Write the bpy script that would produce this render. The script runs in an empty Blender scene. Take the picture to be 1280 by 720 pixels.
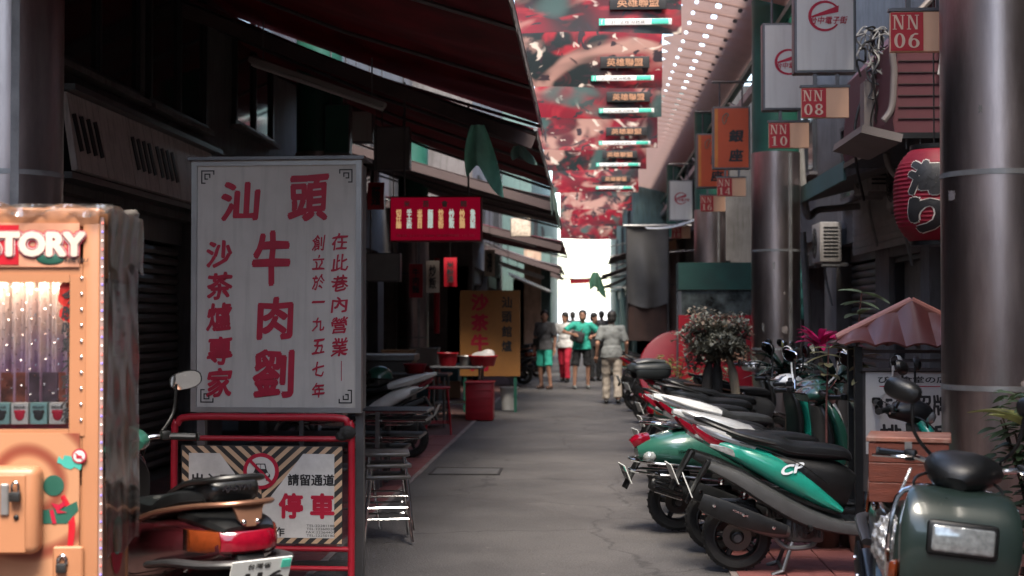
import bpy, bmesh, math, random
from mathutils import Matrix, Vector, Euler
random.seed(11)
R = math.radians
sc = bpy.context.scene
C = bpy.context.collection

# ------------------------------------------------------------------ camera, sky, sun, exposure
FPX = 1778.0
YAW, PITCH = math.atan(94 / FPX), math.atan(35 / FPX)
CAMZ = 1.6
cd = bpy.data.cameras.new('camera'); cam = bpy.data.objects.new('camera', cd); C.objects.link(cam)
cd.lens = 50.0; cd.sensor_width = 36.0; cd.clip_start = 0.05; cd.clip_end = 3000
cam.location = (0, 0, CAMZ); cam.rotation_euler = (R(90) + PITCH, 0, YAW)
cd.dof.use_dof = True; cd.dof.focus_distance = 8.6; cd.dof.aperture_fstop = 2.8
sc.camera = cam

SUN_EL, SUN_AZ = 60.0, 172.0        # azimuth counted from +Y towards +X
w = bpy.data.worlds.new('World'); sc.world = w; w.use_nodes = True
nt = w.node_tree; bg = nt.nodes['Background']
sky = nt.nodes.new('ShaderNodeTexSky'); sky.sky_type = 'NISHITA'; sky.sun_disc = False
sky.sun_elevation = R(SUN_EL); sky.sun_rotation = R(SUN_AZ)
sky.air_density = 1.0; sky.dust_density = 1.2; sky.ozone_density = 1.0
nt.links.new(sky.outputs[0], bg.inputs[0]); bg.inputs[1].default_value = 0.12
sd = bpy.data.lights.new('sun', 'SUN'); sd.energy = 1.5; sd.angle = R(28); sd.color = (1, .95, .9)
sun = bpy.data.objects.new('sun', sd); C.objects.link(sun)
sv = Vector((math.sin(R(SUN_AZ)) * math.cos(R(SUN_EL)), math.cos(R(SUN_AZ)) * math.cos(R(SUN_EL)), math.sin(R(SUN_EL))))
sun.rotation_euler = (-sv).to_track_quat('-Z', 'Y').to_euler(); sun.location = sv * 60
sc.view_settings.view_transform = 'Standard'; sc.view_settings.look = 'None'
sc.view_settings.gamma = 1; sc.view_settings.use_curve_mapping = False
sc.view_settings.exposure = 2.72
sc.view_settings.use_white_balance = True; sc.view_settings.white_balance_temperature = 7250; sc.view_settings.white_balance_tint = 9

# ------------------------------------------------------------------ helpers
RC = Euler((R(90) + PITCH, 0, YAW)).to_matrix()
def at(u, v, Y):
    """world point seen at pixel u,v of the 1280x720 photograph, at depth Y down the alley"""
    d = RC @ Vector(((u - 640) / FPX, (360 - v) / FPX, -1))
    return Vector((0, 0, CAMZ)) + d * (Y / d.y)

def cat(pts, k=4):
    """Catmull-Rom through tuples"""
    P = [pts[0]] + list(pts) + [pts[-1]]; out = []
    for i in range(1, len(P) - 2):
        a, b, c, d = P[i - 1], P[i], P[i + 1], P[i + 2]
        for j in range(k):
            t = j / k
            out.append(tuple(.5 * (2 * b[m] + (c[m] - a[m]) * t + (2 * a[m] - 5 * b[m] + 4 * c[m] - d[m]) * t * t + (3 * b[m] - a[m] - 3 * c[m] + d[m]) * t ** 3) for m in range(len(b))))
    out.append(tuple(pts[-1])); return out

class MB:
    def __init__(s): s.v = []; s.f = []
    def add(s, vs, fs, M=None):
        o = len(s.v)
        s.v += [tuple(M @ Vector(p)) if M else tuple(p) for p in vs]
        s.f += [tuple(i + o for i in f) for f in fs]; return s
    def box(s, c, z, M=None, rz=0, rx=0, ry=0):
        a, b, d = z[0] / 2, z[1] / 2, z[2] / 2
        vs = [(x, y, q) for x in (-a, a) for y in (-b, b) for q in (-d, d)]
        T = Matrix.Translation(c) @ Euler((rx, ry, rz)).to_matrix().to_4x4()
        return s.add(vs, [(0, 1, 3, 2), (4, 6, 7, 5), (0, 4, 5, 1), (2, 3, 7, 6), (0, 2, 6, 4), (1, 5, 7, 3)], (M @ T) if M else T)
    def rbox(s, c, z, r=.01, seg=2, rz=0, rx=0, ry=0, M=None):
        bm = bmesh.new(); bmesh.ops.create_cube(bm, size=1)
        for v in bm.verts: v.co = Vector((v.co.x * z[0], v.co.y * z[1], v.co.z * z[2]))
        bmesh.ops.bevel(bm, geom=bm.edges[:], offset=min(r, min(z) * .49), segments=seg, profile=.5, affect='EDGES')
        bm.verts.index_update()
        T = Matrix.Translation(c) @ Euler((rx, ry, rz)).to_matrix().to_4x4()
        s.add([v.co.copy() for v in bm.verts], [[v.index for v in f.verts] for f in bm.faces], (M @ T) if M else T)
        bm.free(); return s
    def tube(s, pts, r, n=8, cap=True, flat=1.0, M=None):
        pts = [Vector(p) for p in pts]; k = len(pts); rr = r if isinstance(r, (list, tuple)) else [r] * k
        vs = []; fs = []; pn = None
        for i, p in enumerate(pts):
            t = (pts[min(i + 1, k - 1)] - pts[max(i - 1, 0)])
            t = t.normalized() if t.length > 1e-9 else Vector((0, 0, 1))
            if pn is None:
                a = Vector((0, 0, 1)) if abs(t.z) < .9 else Vector((1, 0, 0)); u = t.cross(a).normalized()
            else:
                u = (pn - t * pn.dot(t)); u = u.normalized() if u.length > 1e-6 else t.orthogonal().normalized()
            pn = u; q = t.cross(u)
            for j in range(n):
                an = 2 * math.pi * j / n; vs.append(p + (u * math.cos(an) + q * math.sin(an) * flat) * rr[i])
        for i in range(k - 1):
            for j in range(n):
                a = i * n + j; b = i * n + (j + 1) % n; fs.append((a, b, b + n, a + n))
        if cap: fs.append(tuple(range(n))[::-1]); fs.append(tuple(range((k - 1) * n, k * n)))
        return s.add(vs, fs, M)
    def lathe(s, prof, n=24, M=None, cap=True):
        vs = []; fs = []; k = len(prof)
        for (r, z) in prof:
            for j in range(n):
                a = 2 * math.pi * j / n; vs.append((r * math.cos(a), r * math.sin(a), z))
        for i in range(k - 1):
            for j in range(n):
                a = i * n + j; b = i * n + (j + 1) % n; fs.append((a, b, b + n, a + n))
        if cap: fs.append(tuple(range(n))[::-1]); fs.append(tuple(range((k - 1) * n, k * n)))
        return s.add(vs, fs, M)
    def ell(s, c, r, n=14, m=9, M=None):
        prof = [(max(1e-4, math.sin(math.pi * i / m)), -math.cos(math.pi * i / m)) for i in range(m + 1)]
        T = Matrix.Translation(c) @ Matrix.Diagonal((r[0], r[1], r[2], 1))
        return s.lathe(prof, n, (M @ T) if M else T)
    def prism(s, poly, a, b, M=None):
        """2-D polygon in x,z extruded along y from a to b"""
        n = len(poly); vs = [(p[0], a, p[1]) for p in poly] + [(p[0], b, p[1]) for p in poly]
        fs = [tuple(range(n)), tuple(range(2 * n - 1, n - 1, -1))] + [(i, i + n, (i + 1) % n + n, (i + 1) % n) for i in range(n)]
        return s.add(vs, fs, M)
    def sweep(s, secs, n=16, k=3, e=2.6, yc=0.0, M=None):
        """sections (x, z, halfwidth_y, halfheight) along a path in the x-z plane"""
        S = cat(secs, k) if k > 1 else secs
        vs = []; fs = []; K = len(S)
        for i, q in enumerate(S):
            a, b = S[max(i - 1, 0)], S[min(i + 1, K - 1)]
            tx, tz = b[0] - a[0], b[1] - a[1]; L = math.hypot(tx, tz) or 1; nx, nz = -tz / L, tx / L
            for j in range(n):
                an = 2 * math.pi * j / n; ca, sa = math.cos(an), math.sin(an)
                y = math.copysign(abs(ca) ** (2 / e), ca) * max(q[2], .001); h = math.copysign(abs(sa) ** (2 / e), sa) * max(q[3], .001)
                vs.append((q[0] + nx * h, yc + y, q[1] + nz * h))
        for i in range(K - 1):
            for j in range(n):
                a = i * n + j; b = i * n + (j + 1) % n; fs.append((a, a + n, b + n, b))
        fs.append(tuple(range(n))); fs.append(tuple(range((K - 1) * n, K * n))[::-1])
        return s.add(vs, fs, M)
    def sheet(s, fn, nu, nv, th=.003, M=None):
        """thin double-sided sheet: fn(u,v) -> point, u,v in 0..1"""
        P = [[Vector(fn(i / nu, j / nv)) for j in range(nv + 1)] for i in range(nu + 1)]
        vs = []; 
        for side in (.5, -.5):
            for i in range(nu + 1):
                for j in range(nv + 1):
                    du = P[min(i + 1, nu)][j] - P[max(i - 1, 0)][j]; dv = P[i][min(j + 1, nv)] - P[i][max(j - 1, 0)]
                    nn = du.cross(dv); nn = nn.normalized() if nn.length > 1e-12 else Vector((0, 0, 1))
                    vs.append(P[i][j] + nn * th * side)
        W = nv + 1; N = (nu + 1) * W; fs = []
        for i in range(nu):
            for j in range(nv):
                a = i * W + j; fs.append((a, a + W, a + W + 1, a + 1)); fs.append((N + a, N + a + 1, N + a + W + 1, N + a + W))
        for i in range(nu):
            a = i * W; fs.append((a, N + a, N + a + W, a + W)); a = i * W + nv; fs.append((a, a + W, N + a + W, N + a))
        for j in range(nv):
            a = j; fs.append((a, a + 1, N + a + 1, N + a)); a = nu * W + j; fs.append((a, N + a, N + a + 1, a + 1))
        return s.add(vs, fs, M)
    def mesh(s, name, smooth=35):
        me = bpy.data.meshes.new(name); me.from_pydata(s.v, [], s.f); me.update()
        if smooth:
            me.shade_smooth(); me.set_sharp_from_angle(angle=R(smooth))
        return me
    def build(s, name, m, parent=None, loc=(0, 0, 0), rot=(0, 0, 0), smooth=35, fix=True):
        me = s.mesh(name, smooth)
        if fix:
            bm = bmesh.new(); bm.from_mesh(me); bmesh.ops.recalc_face_normals(bm, faces=bm.faces[:]); bm.to_mesh(me); bm.free()
        return link(name, me, m, parent, loc, rot)

def link(name, me, m, parent=None, loc=(0, 0, 0), rot=(0, 0, 0)):
    o = bpy.data.objects.new(name, me); C.objects.link(o)
    if m is not None and len(me.materials) == 0: me.materials.append(m)
    o.parent = parent; o.location = loc; o.rotation_euler = rot; return o
def tag(o, label=None, cat_=None, group=None, kind=None):
    if label: o['label'] = label
    if cat_: o['category'] = cat_
    if group: o['group'] = group
    if kind: o['kind'] = kind
    return o
def thing(name, label, cat_, loc=(0, 0, 0), rz=0, group=None):
    o = bpy.data.objects.new(name, None); C.objects.link(o); o.location = loc; o.rotation_euler = (0, 0, rz); o.empty_display_size = .1
    return tag(o, label, cat_, group, 'thing')
def part_label(o, l): o['label'] = l; return o
def copy_tree(o, parent=None):
    c = o.copy(); C.objects.link(c); c.parent = parent
    for ch in list(o.children): copy_tree(ch, c)
    return c

# ------------------------------------------------------------------ procedural materials
_m = {}
def mat(key, col=(.5, .5, .5), rough=.6, metal=0, var=.14, scale=6, bump=0, bscale=80, coat=0, spec=.5, emis=None, es=1, dirt=0, dscale=3, dcol=(.03, .025, .02), trans=0, ior=1.45, translucent=0, alpha=1, stretch=None, streak=0):
    if key in _m: return _m[key]
    m = bpy.data.materials.new(key); m.use_nodes = True; n = m.node_tree.nodes; l = m.node_tree.links
    b = n['Principled BSDF']; tc = n.new('ShaderNodeTexCoord'); mp = n.new('ShaderNodeMapping')
    l.new(tc.outputs['Object'], mp.inputs[0])
    if stretch: mp.inputs['Scale'].default_value = stretch
    nz = n.new('ShaderNodeTexNoise'); nz.inputs['Scale'].default_value = scale; nz.inputs['Detail'].default_value = 5; l.new(mp.outputs[0], nz.inputs[0])
    mx = n.new('ShaderNodeMix'); mx.data_type = 'RGBA'
    mx.inputs[6].default_value = (*[c * (1 - var) for c in col], 1); mx.inputs[7].default_value = (*[min(1, c * (1 + var)) for c in col], 1)
    ramp = n.new('ShaderNodeMapRange'); ramp.inputs[1].default_value = .3; ramp.inputs[2].default_value = .7
    l.new(nz.outputs['Fac'], ramp.inputs[0]); l.new(ramp.outputs[0], mx.inputs[0])
    out = mx.outputs[2]
    if dirt:
        n2 = n.new('ShaderNodeTexNoise'); n2.inputs['Scale'].default_value = dscale; n2.inputs['Detail'].default_value = 8; n2.inputs['Roughness'].default_value = .7
        l.new(mp.outputs[0], n2.inputs[0])
        r2 = n.new('ShaderNodeMapRange'); r2.inputs[1].default_value = .45; r2.inputs[2].default_value = .75; r2.inputs[4].default_value = dirt
        l.new(n2.outputs['Fac'], r2.inputs[0]); m2 = n.new('ShaderNodeMix'); m2.data_type = 'RGBA'
        l.new(r2.outputs[0], m2.inputs[0]); l.new(out, m2.inputs[6]); m2.inputs[7].default_value = (*dcol, 1); out = m2.outputs[2]
    if streak:
        n3 = n.new('ShaderNodeTexNoise'); n3.inputs['Scale'].default_value = 5; n3.inputs['Detail'].default_value = 6
        mp3 = n.new('ShaderNodeMapping'); mp3.inputs['Scale'].default_value = (4, 4, .35); l.new(tc.outputs['Object'], mp3.inputs[0]); l.new(mp3.outputs[0], n3.inputs[0])
        r3 = n.new('ShaderNodeMapRange'); r3.inputs[1].default_value = .5; r3.inputs[2].default_value = .72; r3.inputs[4].default_value = streak
        l.new(n3.outputs['Fac'], r3.inputs[0]); m3 = n.new('ShaderNodeMix'); m3.data_type = 'RGBA'
        l.new(r3.outputs[0], m3.inputs[0]); l.new(out, m3.inputs[6]); m3.inputs[7].default_value = (*dcol, 1); out = m3.outputs[2]
    l.new(out, b.inputs['Base Color'])
    b.inputs['Metallic'].default_value = metal; b.inputs['Specular IOR Level'].default_value = spec
    b.inputs['Coat Weight'].default_value = coat; b.inputs['Coat Roughness'].default_value = .08
    b.inputs['Transmission Weight'].default_value = trans; b.inputs['IOR'].default_value = ior; b.inputs['Alpha'].default_value = alpha
    rr = n.new('ShaderNodeMapRange'); rr.inputs[3].default_value = max(.02, rough * .8); rr.inputs[4].default_value = min(1, rough * 1.2)
    l.new(nz.outputs['Fac'], rr.inputs[0]); l.new(rr.outputs[0], b.inputs['Roughness'])
    if bump:
        nb = n.new('ShaderNodeTexNoise'); nb.inputs['Scale'].default_value = bscale; nb.inputs['Detail'].default_value = 4; l.new(mp.outputs[0], nb.inputs[0])
        bp = n.new('ShaderNodeBump'); bp.inputs['Strength'].default_value = bump; bp.inputs['Distance'].default_value = .01
        l.new(nb.outputs['Fac'], bp.inputs['Height']); l.new(bp.outputs[0], b.inputs['Normal'])
    if emis: b.inputs['Emission Color'].default_value = (*emis, 1); b.inputs['Emission Strength'].default_value = es
    if translucent:
        tr = n.new('ShaderNodeBsdfTranslucent'); l.new(out, tr.inputs[0]); ms = n.new('ShaderNodeMixShader'); ms.inputs[0].default_value = translucent
        l.new(b.outputs[0], ms.inputs[1]); l.new(tr.outputs[0], ms.inputs[2]); l.new(ms.outputs[0], n['Material Output'].inputs[0])
    _m[key] = m; return m

def glass(key, tint=(.85, .9, .9), refl=.12, rough=.03):
    if key in _m: return _m[key]
    m = bpy.data.materials.new(key); m.use_nodes = True; n = m.node_tree.nodes; l = m.node_tree.links
    n.remove(n['Principled BSDF']); t = n.new('ShaderNodeBsdfTransparent'); t.inputs[0].default_value = (*tint, 1)
    g = n.new('ShaderNodeBsdfGlossy'); g.inputs['Roughness'].default_value = rough
    lw = n.new('ShaderNodeLayerWeight'); lw.inputs[0].default_value = .3
    mr = n.new('ShaderNodeMapRange'); mr.inputs[3].default_value = refl; mr.inputs[4].default_value = .8; l.new(lw.outputs['Fresnel'], mr.inputs[0])
    x = n.new('ShaderNodeMixShader'); l.new(mr.outputs[0], x.inputs[0]); l.new(t.outputs[0], x.inputs[1]); l.new(g.outputs[0], x.inputs[2])
    nz = n.new('ShaderNodeTexNoise'); nz.inputs['Scale'].default_value = 9; tc = n.new('ShaderNodeTexCoord'); l.new(tc.outputs['Object'], nz.inputs[0])
    bp = n.new('ShaderNodeBump'); bp.inputs['Strength'].default_value = .05; l.new(nz.outputs['Fac'], bp.inputs['Height']); l.new(bp.outputs[0], g.inputs['Normal'])
    l.new(x.outputs[0], n['Material Output'].inputs[0]); _m[key] = m; return m

STEEL = mat('brushed_steel', (.46, .45, .45), .22, 1, .2, 2.2, bump=.06, bscale=3, stretch=(3, 3, .5), dirt=.45, dscale=2.2, dcol=(.16, .12, .11))
CHROME = mat('chrome', (.7, .7, .7), .12, 1, .06)
DARKSTEEL = mat('dark_steel', (.16, .16, .165), .4, .8, .2, dirt=.3)
GREENP = mat('green_paint', (.012, .085, .06), .45, 0, .2, dirt=.25)
BLACKP = mat('black_plastic', (.007, .0075, .008), .38, 0, .25, 20, bump=.08, bscale=200)
RUBBER = mat('tyre_rubber', (.007, .007, .0075), .75, 0, .3, 14, bump=.2, bscale=90, dirt=.35, dscale=9, dcol=(.025, .022, .02))
SEATM = mat('seat_vinyl', (.010, .011, .012), .33, 0, .15, 20, bump=.12, bscale=160)
REDLENS = mat('red_lens', (.15, .002, .010), .12, 0, .2, 30, coat=.6)
AMBER = mat('amber_lens', (.14, .026, .007), .15, 0, .2, 30, coat=.5)
CLEARL = mat('clear_lens', (.30, .32, .32), .1, .35, .3, 40, coat=.6)
MIRRORG = mat('mirror_glass', (.75, .77, .78), .03, 1, .03)
WHITEP = mat('white_paint', (.62, .61, .59), .4, 0, .06, dirt=.22)
REDP = mat('red_paint', (.33, .008, .022), .4, 0, .15, dirt=.35, dscale=6)
SIGNW = mat('sign_white_acrylic', (.47, .44, .405), .35, 0, .07, 3, dirt=.24, dscale=2.5, dcol=(.22, .20, .18), streak=.3)
SIGNR = mat('sign_red_letters', (.36, .006, .03), .5, 0, .12, 12)
INK = mat('black_ink', (.018, .018, .02), .5, 0, .2, 12)
CREAM = mat('cream_paint', (.62, .44, .31), .5, 0, .08, dirt=.18)
WALLD = mat('wall_dark_plaster', (.10, .095, .095), .85, 0, .25, 1.5, bump=.3, bscale=30, dirt=.6, dscale=1.2, streak=.6)
WALLG = mat('wall_grey_plaster', (.13, .12, .12), .85, 0, .2, 1.5, bump=.3, bscale=30, dirt=.6, dscale=1.2, streak=.6)
WALLT = mat('wall_teal_tile', (.10, .17, .16), .6, 0, .2, 3, dirt=.5, streak=.5)
WALLB = mat('wall_beige', (.46, .32, .24), .8, 0, .15, 2, dirt=.5, streak=.4)
GALV = mat('galvanised', (.32, .32, .32), .45, .7, .25, 5, dirt=.4)

def glyph_mesh(body, offset=0, shear=0, spacing=1.0, lines=1.0, res=3):
    cu = bpy.data.curves.new('lettering', 'FONT'); cu.body = body; cu.size = 1; cu.offset = offset; cu.shear = shear
    cu.align_x = 'CENTER'; cu.resolution_u = res; cu.space_character = spacing; cu.space_line = lines
    o = bpy.data.objects.new('tmp', cu); C.objects.link(o); bpy.context.view_layer.update()
    me = bpy.data.meshes.new_from_object(o.evaluated_get(bpy.context.evaluated_depsgraph_get()))
    bpy.data.objects.remove(o); bpy.data.curves.remove(cu); return me
def lettering(body, cx, cz, wd, ht, m, parent, y=-.002, offset=0, shear=0, lines=1.0, name='lettering', spacing=1.0, M=None, wob=0, dirs=6):
    """print on a sign face: glyphs fitted to wd x ht centred on cx,cz, facing -y; offset thickens the strokes"""
    me = glyph_mesh(body, 0, shear, spacing, lines)
    xs = [v.co.x for v in me.vertices]; ys = [v.co.y for v in me.vertices]
    x0, x1, y0, y1 = min(xs) - offset, max(xs) + offset, min(ys) - offset, max(ys) + offset
    V0 = [(v.co.x, v.co.y) for v in me.vertices]; F0 = [tuple(p.vertices) for p in me.polygons]; bpy.data.meshes.remove(me)
    q = MB(); shifts = [(0, 0)] + ([(offset * math.cos(2 * math.pi * k / dirs), offset * math.sin(2 * math.pi * k / dirs)) for k in range(dirs)] if offset else [])
    for k, (dx, dy) in enumerate(shifts):
        vs = []
        for (gx, gy) in V0:
            px = (gx + dx - (x0 + x1) / 2) / max(x1 - x0, 1e-5) * wd; pz = (gy + dy - (y0 + y1) / 2) / max(y1 - y0, 1e-5) * ht
            if wob:
                px += wob * math.sin(pz * 11 / max(ht, .01) + cx * 9); pz += wob * math.sin(px * 9 / max(wd, .01) + cz * 7) + wob * 2.2 * px / max(wd, .01)
            p = Vector((cx + px, y - k * .00012, cz + pz)); vs.append((M @ p) if M else p)
        q.add(vs, F0)
    return link(name, q.mesh(name, 0), m, parent)
# ------------------------------------------------------------------ ground, road, pavements
def asphalt():
    m = mat('asphalt', (.082, .077, .077), .8, 0, .16, 1.3, bump=.7, bscale=70, dirt=.75, dscale=.55, dcol=(.042, .039, .04), spec=.4)
    n = m.node_tree.nodes; l = m.node_tree.links; b = n['Principled BSDF']
    src = b.inputs['Base Color'].links[0].from_socket
    tc = n.new('ShaderNodeTexCoord')
    sp = n.new('ShaderNodeTexNoise'); sp.inputs['Scale'].default_value = 85; sp.inputs['Detail'].default_value = 6; sp.inputs['Roughness'].default_value = .75; l.new(tc.outputs['Object'], sp.inputs[0])
    mr = n.new('ShaderNodeMapRange'); mr.inputs[1].default_value = .35; mr.inputs[2].default_value = .75; mr.inputs[3].default_value = .45; mr.inputs[4].default_value = 1.75; l.new(sp.outputs['Fac'], mr.inputs[0])
    mu = n.new('ShaderNodeMix'); mu.data_type = 'RGBA'; mu.blend_type = 'MULTIPLY'; mu.inputs[0].default_value = 1; l.new(src, mu.inputs[6]); l.new(mr.outputs[0], mu.inputs[7])
    # cracks and pale gum spots
    vo = n.new('ShaderNodeTexVoronoi'); vo.feature = 'F1'; vo.inputs['Scale'].default_value = 3.2; l.new(tc.outputs['Object'], vo.inputs[0])
    sr = n.new('ShaderNodeMapRange'); sr.inputs[1].default_value = .055; sr.inputs[2].default_value = .035; sr.inputs[4].default_value = .5; l.new(vo.outputs['Distance'], sr.inputs[0])
    m2 = n.new('ShaderNodeMix'); m2.data_type = 'RGBA'; l.new(sr.outputs[0], m2.inputs[0]); l.new(mu.outputs[2], m2.inputs[6]); m2.inputs[7].default_value = (.2, .19, .18, 1)
    wn = n.new('ShaderNodeTexNoise'); wn.inputs['Scale'].default_value = 2.2; wn.inputs['Detail'].default_value = 5; l.new(tc.outputs['Object'], wn.inputs[0])
    va = n.new('ShaderNodeVectorMath'); va.operation = 'MULTIPLY_ADD'; va.inputs[1].default_value = (.5, .5, .5); l.new(wn.outputs['Color'], va.inputs[0]); l.new(tc.outputs['Object'], va.inputs[2])
    vc = n.new('ShaderNodeTexVoronoi'); vc.feature = 'DISTANCE_TO_EDGE'; vc.inputs['Scale'].default_value = .55; l.new(va.outputs[0], vc.inputs[0])
    ck = n.new('ShaderNodeMapRange'); ck.inputs[1].default_value = .012; ck.inputs[2].default_value = .002; ck.inputs[4].default_value = .5; l.new(vc.outputs['Distance'], ck.inputs[0])
    m4 = n.new('ShaderNodeMix'); m4.data_type = 'RGBA'; l.new(ck.outputs[0], m4.inputs[0]); l.new(m2.outputs[2], m4.inputs[6]); m4.inputs[7].default_value = (.02, .019, .019, 1)
    l.new(m4.outputs[2], b.inputs['Base Color']); return m
ASPH = asphalt()
PAVER = mat('red_paver', (.23, .075, .07), .75, 0, .3, 4, bump=.4, bscale=70, dirt=.55, dscale=2.2, dcol=(.07, .04, .04))
PAVERB = mat('paver_bed', (.11, .055, .05), .9, 0, .3, 9, bump=.4, bscale=50, dirt=.5)
tag(MB().box((0, 140, -.06), (600, 640, .1)).build('ground', mat('ground_grey', (.09, .088, .085), .9, 0, .2, .3, bump=.2), smooth=0), 'grey ground sheet under the whole street', kind='structure')
tag(MB().box((-.405, 45, -.02), (2.61, 130, .04)).build('road', ASPH, smooth=0), 'grey asphalt lane running down the middle of the alley', kind='structure')
pl = tag(MB().box((-2.96, 45, -.015), (2.49, 130, .03)).build('pavement_left', PAVERB, smooth=0), 'red paved strip along the left shopfronts', kind='structure')
pr = tag(MB().box((2.25, 45, -.015), (2.69, 130, .03)).build('pavement_right', PAVERB, smooth=0), 'red paved strip under the parked scooters on the right', kind='structure')
def pavers(par, x0, x1, y0, y1, s=.297):
    tiles = []
    for k in range(4):
        tiles.append(MB().rbox((0, 0, 0), (s - .008, s - .008, .03), .004, 1).mesh('paver'))
    nx, ny = int((x1 - x0) / s), int((y1 - y0) / s)
    for i in range(nx):
        for j in range(ny):
            o = link('paver', tiles[(i * 7 + j * 3) % 4], PAVER, par, (x0 + (i + .5) * s, y0 + (j + .5) * s, .002 + random.uniform(-.002, .002)), (random.uniform(-.006, .006), random.uniform(-.006, .006), random.choice([0, math.pi / 2, math.pi])))
pavers(pr, .92, 3.55, 5.6, 12.0)
pavers(pl, -2.62, -1.72, 8.5, 19.0)
for x in (-1.712, .906):
    ks = tag(MB().box((x, 45, -.004), (.05, 130, .03)).build('kerb_strip', mat('kerb_concrete', (.24, .2, .19), .85, 0, .2, 5, bump=.3, dirt=.5), smooth=0), 'flush concrete strip between asphalt and red paving, %s side' % ('left' if x < 0 else 'right'), kind='structure')
c_ = at(583, 588, 14.6)
mh = thing('utility_cover', 'rectangular iron utility cover set in the asphalt near the left edge', 'utility cover', (c_.x, 14.6, 0))
MB().box((0, 0, .003), (.66, .56, .012)).build('plate', mat('cover_plate', (.088, .085, .085), .7, .1, .25, 9, bump=.4, bscale=60, dirt=.4), mh, smooth=0)
f = MB()
for sx in (-1, 1): f.box((sx * .345, 0, .004), (.028, .62, .016)); f.box((0, sx * .295, .0045), (.66, .028, .0165))
f.build('frame', mat('iron_frame', (.035, .033, .033), .7, .3, .3), mh, smooth=0)

# ------------------------------------------------------------------ buildings
SHUT = mat('shutter_slat', (.14, .135, .135), .42, .5, .2, 6, dirt=.4, streak=.4)
WINF = mat('window_frame', (.035, .035, .038), .5, .3, .2)
WING = mat('window_glass_dark', (.02, .023, .025), .08, 0, .4, 3, coat=.5)
INTER = mat('shop_interior', (.08, .075, .075), .9, 0, .3)
def building(name, label, side, x, y0, y1, H, m, openings, windows, base_z=0):
    """side -1 = left, +1 = right of the alley; openings: (ya, yb, ztop, kind); windows: (yc, zc, w, h)"""
    b = thing(name, label, 'building', (x, (y0 + y1) / 2, 0)); ym = (y0 + y1) / 2; D = 5.0
    wl = MB(); cuts = sorted(openings); zt = max([o[2] for o in cuts], default=0)
    s = side
    wl.box((s * D / 2, 0, (H + zt) / 2), (D, y1 - y0, H - zt))
    cur = y0
    for (ya, yb, z1, k) in cuts:
        if ya > cur + .01: wl.box((s * .3, (cur + ya) / 2 - ym, zt / 2), (.6, ya - cur, zt))
        if z1 < zt - .01: wl.box((s * .3, (ya + yb) / 2 - ym, (zt + z1) / 2), (.59, yb - ya, zt - z1))
        cur = yb
    if zt and y1 > cur + .01: wl.box((s * .3, (cur + y1) / 2 - ym, zt / 2), (.6, y1 - cur, zt))
    if zt:
        wl.box((s * (D - .1), 0, zt / 2), (.2, y1 - y0, zt)); wl.box((s * D / 2, y0 - ym + .05, zt / 2), (D - .2, .1, zt)); wl.box((s * D / 2, y1 - ym - .05, zt / 2), (D - .2, .1, zt))
    wl.build('wall', m, b, smooth=0)
    for (ya, yb, z1, k) in cuts:
        yc = (ya + yb) / 2 - ym; wd = yb - ya
        if k == 'shutter':
            sh = MB().box((s * .28, yc, z1 - .12), (.2, wd - .02, .24)).build('shutter', SHUT, b, smooth=0)
            me = MB(); me.tube([(0, -wd / 2 + .03, 0), (0, wd / 2 - .03, 0)], .052, 8, True); sl = me.mesh('slat')
            n = int((z1 - .3) / .1)
            for i in range(n): link('slat', sl, SHUT, sh, (s * .26, yc, .08 + i * .1))
        elif k == 'roll':
            MB().box((s * .28, yc, z1 - .18), (.3, wd - .02, .36)).build('shutter_box', SHUT, b, smooth=0)
            for i in (-1, 1): MB().box((s * .25, yc + i * (wd / 2 - .04), z1 / 2 - .2), (.09, .07, z1 - .36)).build('shutter_rail', GALV, b, smooth=0)
            MB().box((s * 3.2, yc, z1 / 2), (.05, wd - .1, z1 - .1)).build('shop_back_wall', INTER, b, smooth=0)
        elif k == 'door':
            d = MB().box((s * .2, yc, z1 / 2), (.06, wd - .12, z1 - .06)).build('door', mat('door_grey', (.20, .19, .18), .5, .2, .2, dirt=.5, streak=.4), b, smooth=0)
            fr = MB()
            for i in (-1, 1): fr.box((s * .12, yc + i * (wd / 2 - .03), z1 / 2), (.12, .055, z1 - .01))
            fr.box((s * .12, yc, z1 - .035), (.118, wd - .12, .06)); fr.build('door_frame', WINF, b, smooth=0)
            MB().tube([(s * .15, yc + wd * .3, 1.0), (s * .1, yc + wd * .3, 1.0), (s * .1, yc + wd * .3 - .12, 1.0)], .014, 6).build('handle', CHROME, d)
            MB().box((s * .155, yc, 1.3), (.02, .3, .1)).build('letter_slot', BLACKP, d, smooth=0)
    for (yc, zc, ww, wh) in windows:
        g = MB().box((-s * .01, yc - ym, zc), (.02, ww, wh)).build('window', WING, b, smooth=0)
        fr = MB()
        for i in (-1, 0, 1): fr.box((-s * .03, yc - ym + i * (ww / 2 - .02), zc), (.06, .05, wh + .06))
        for i in (-1, 1): fr.box((-s * .03, yc - ym, zc + i * (wh / 2)), (.058, ww + .08, .06))
        fr.build('frame', WINF, g, smooth=0)
        MB().box((-s * .06, yc - ym, zc - wh / 2 - .06), (.14, ww + .16, .05)).build('sill', WALLG, g, smooth=0)
    return b
LX, RX = -4.2, 3.6
building('shop_building', 'dark plaster building behind the left steel pillar and claw machine', -1, LX, -30, 10.5, 9.5, WALLD, [(2, 6.0, 2.6, 'shutter'), (6.4, 9.9, 2.6, 'roll')], [(8.4, 4.6, 2.2, 1.5), (4, 4.6, 2.2, 1.5)])
building('shop_building', 'dark building with grey roller shutter below the slanted white signboard', -1, LX, 10.5, 15.6, 9, WALLD, [(10.9, 12.6, 2.6, 'roll'), (13.0, 15.2, 2.6, 'shutter')], [(11.9, 4.35, 2.2, 1.4), (14.3, 4.35, 2.0, 1.4)])
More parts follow.
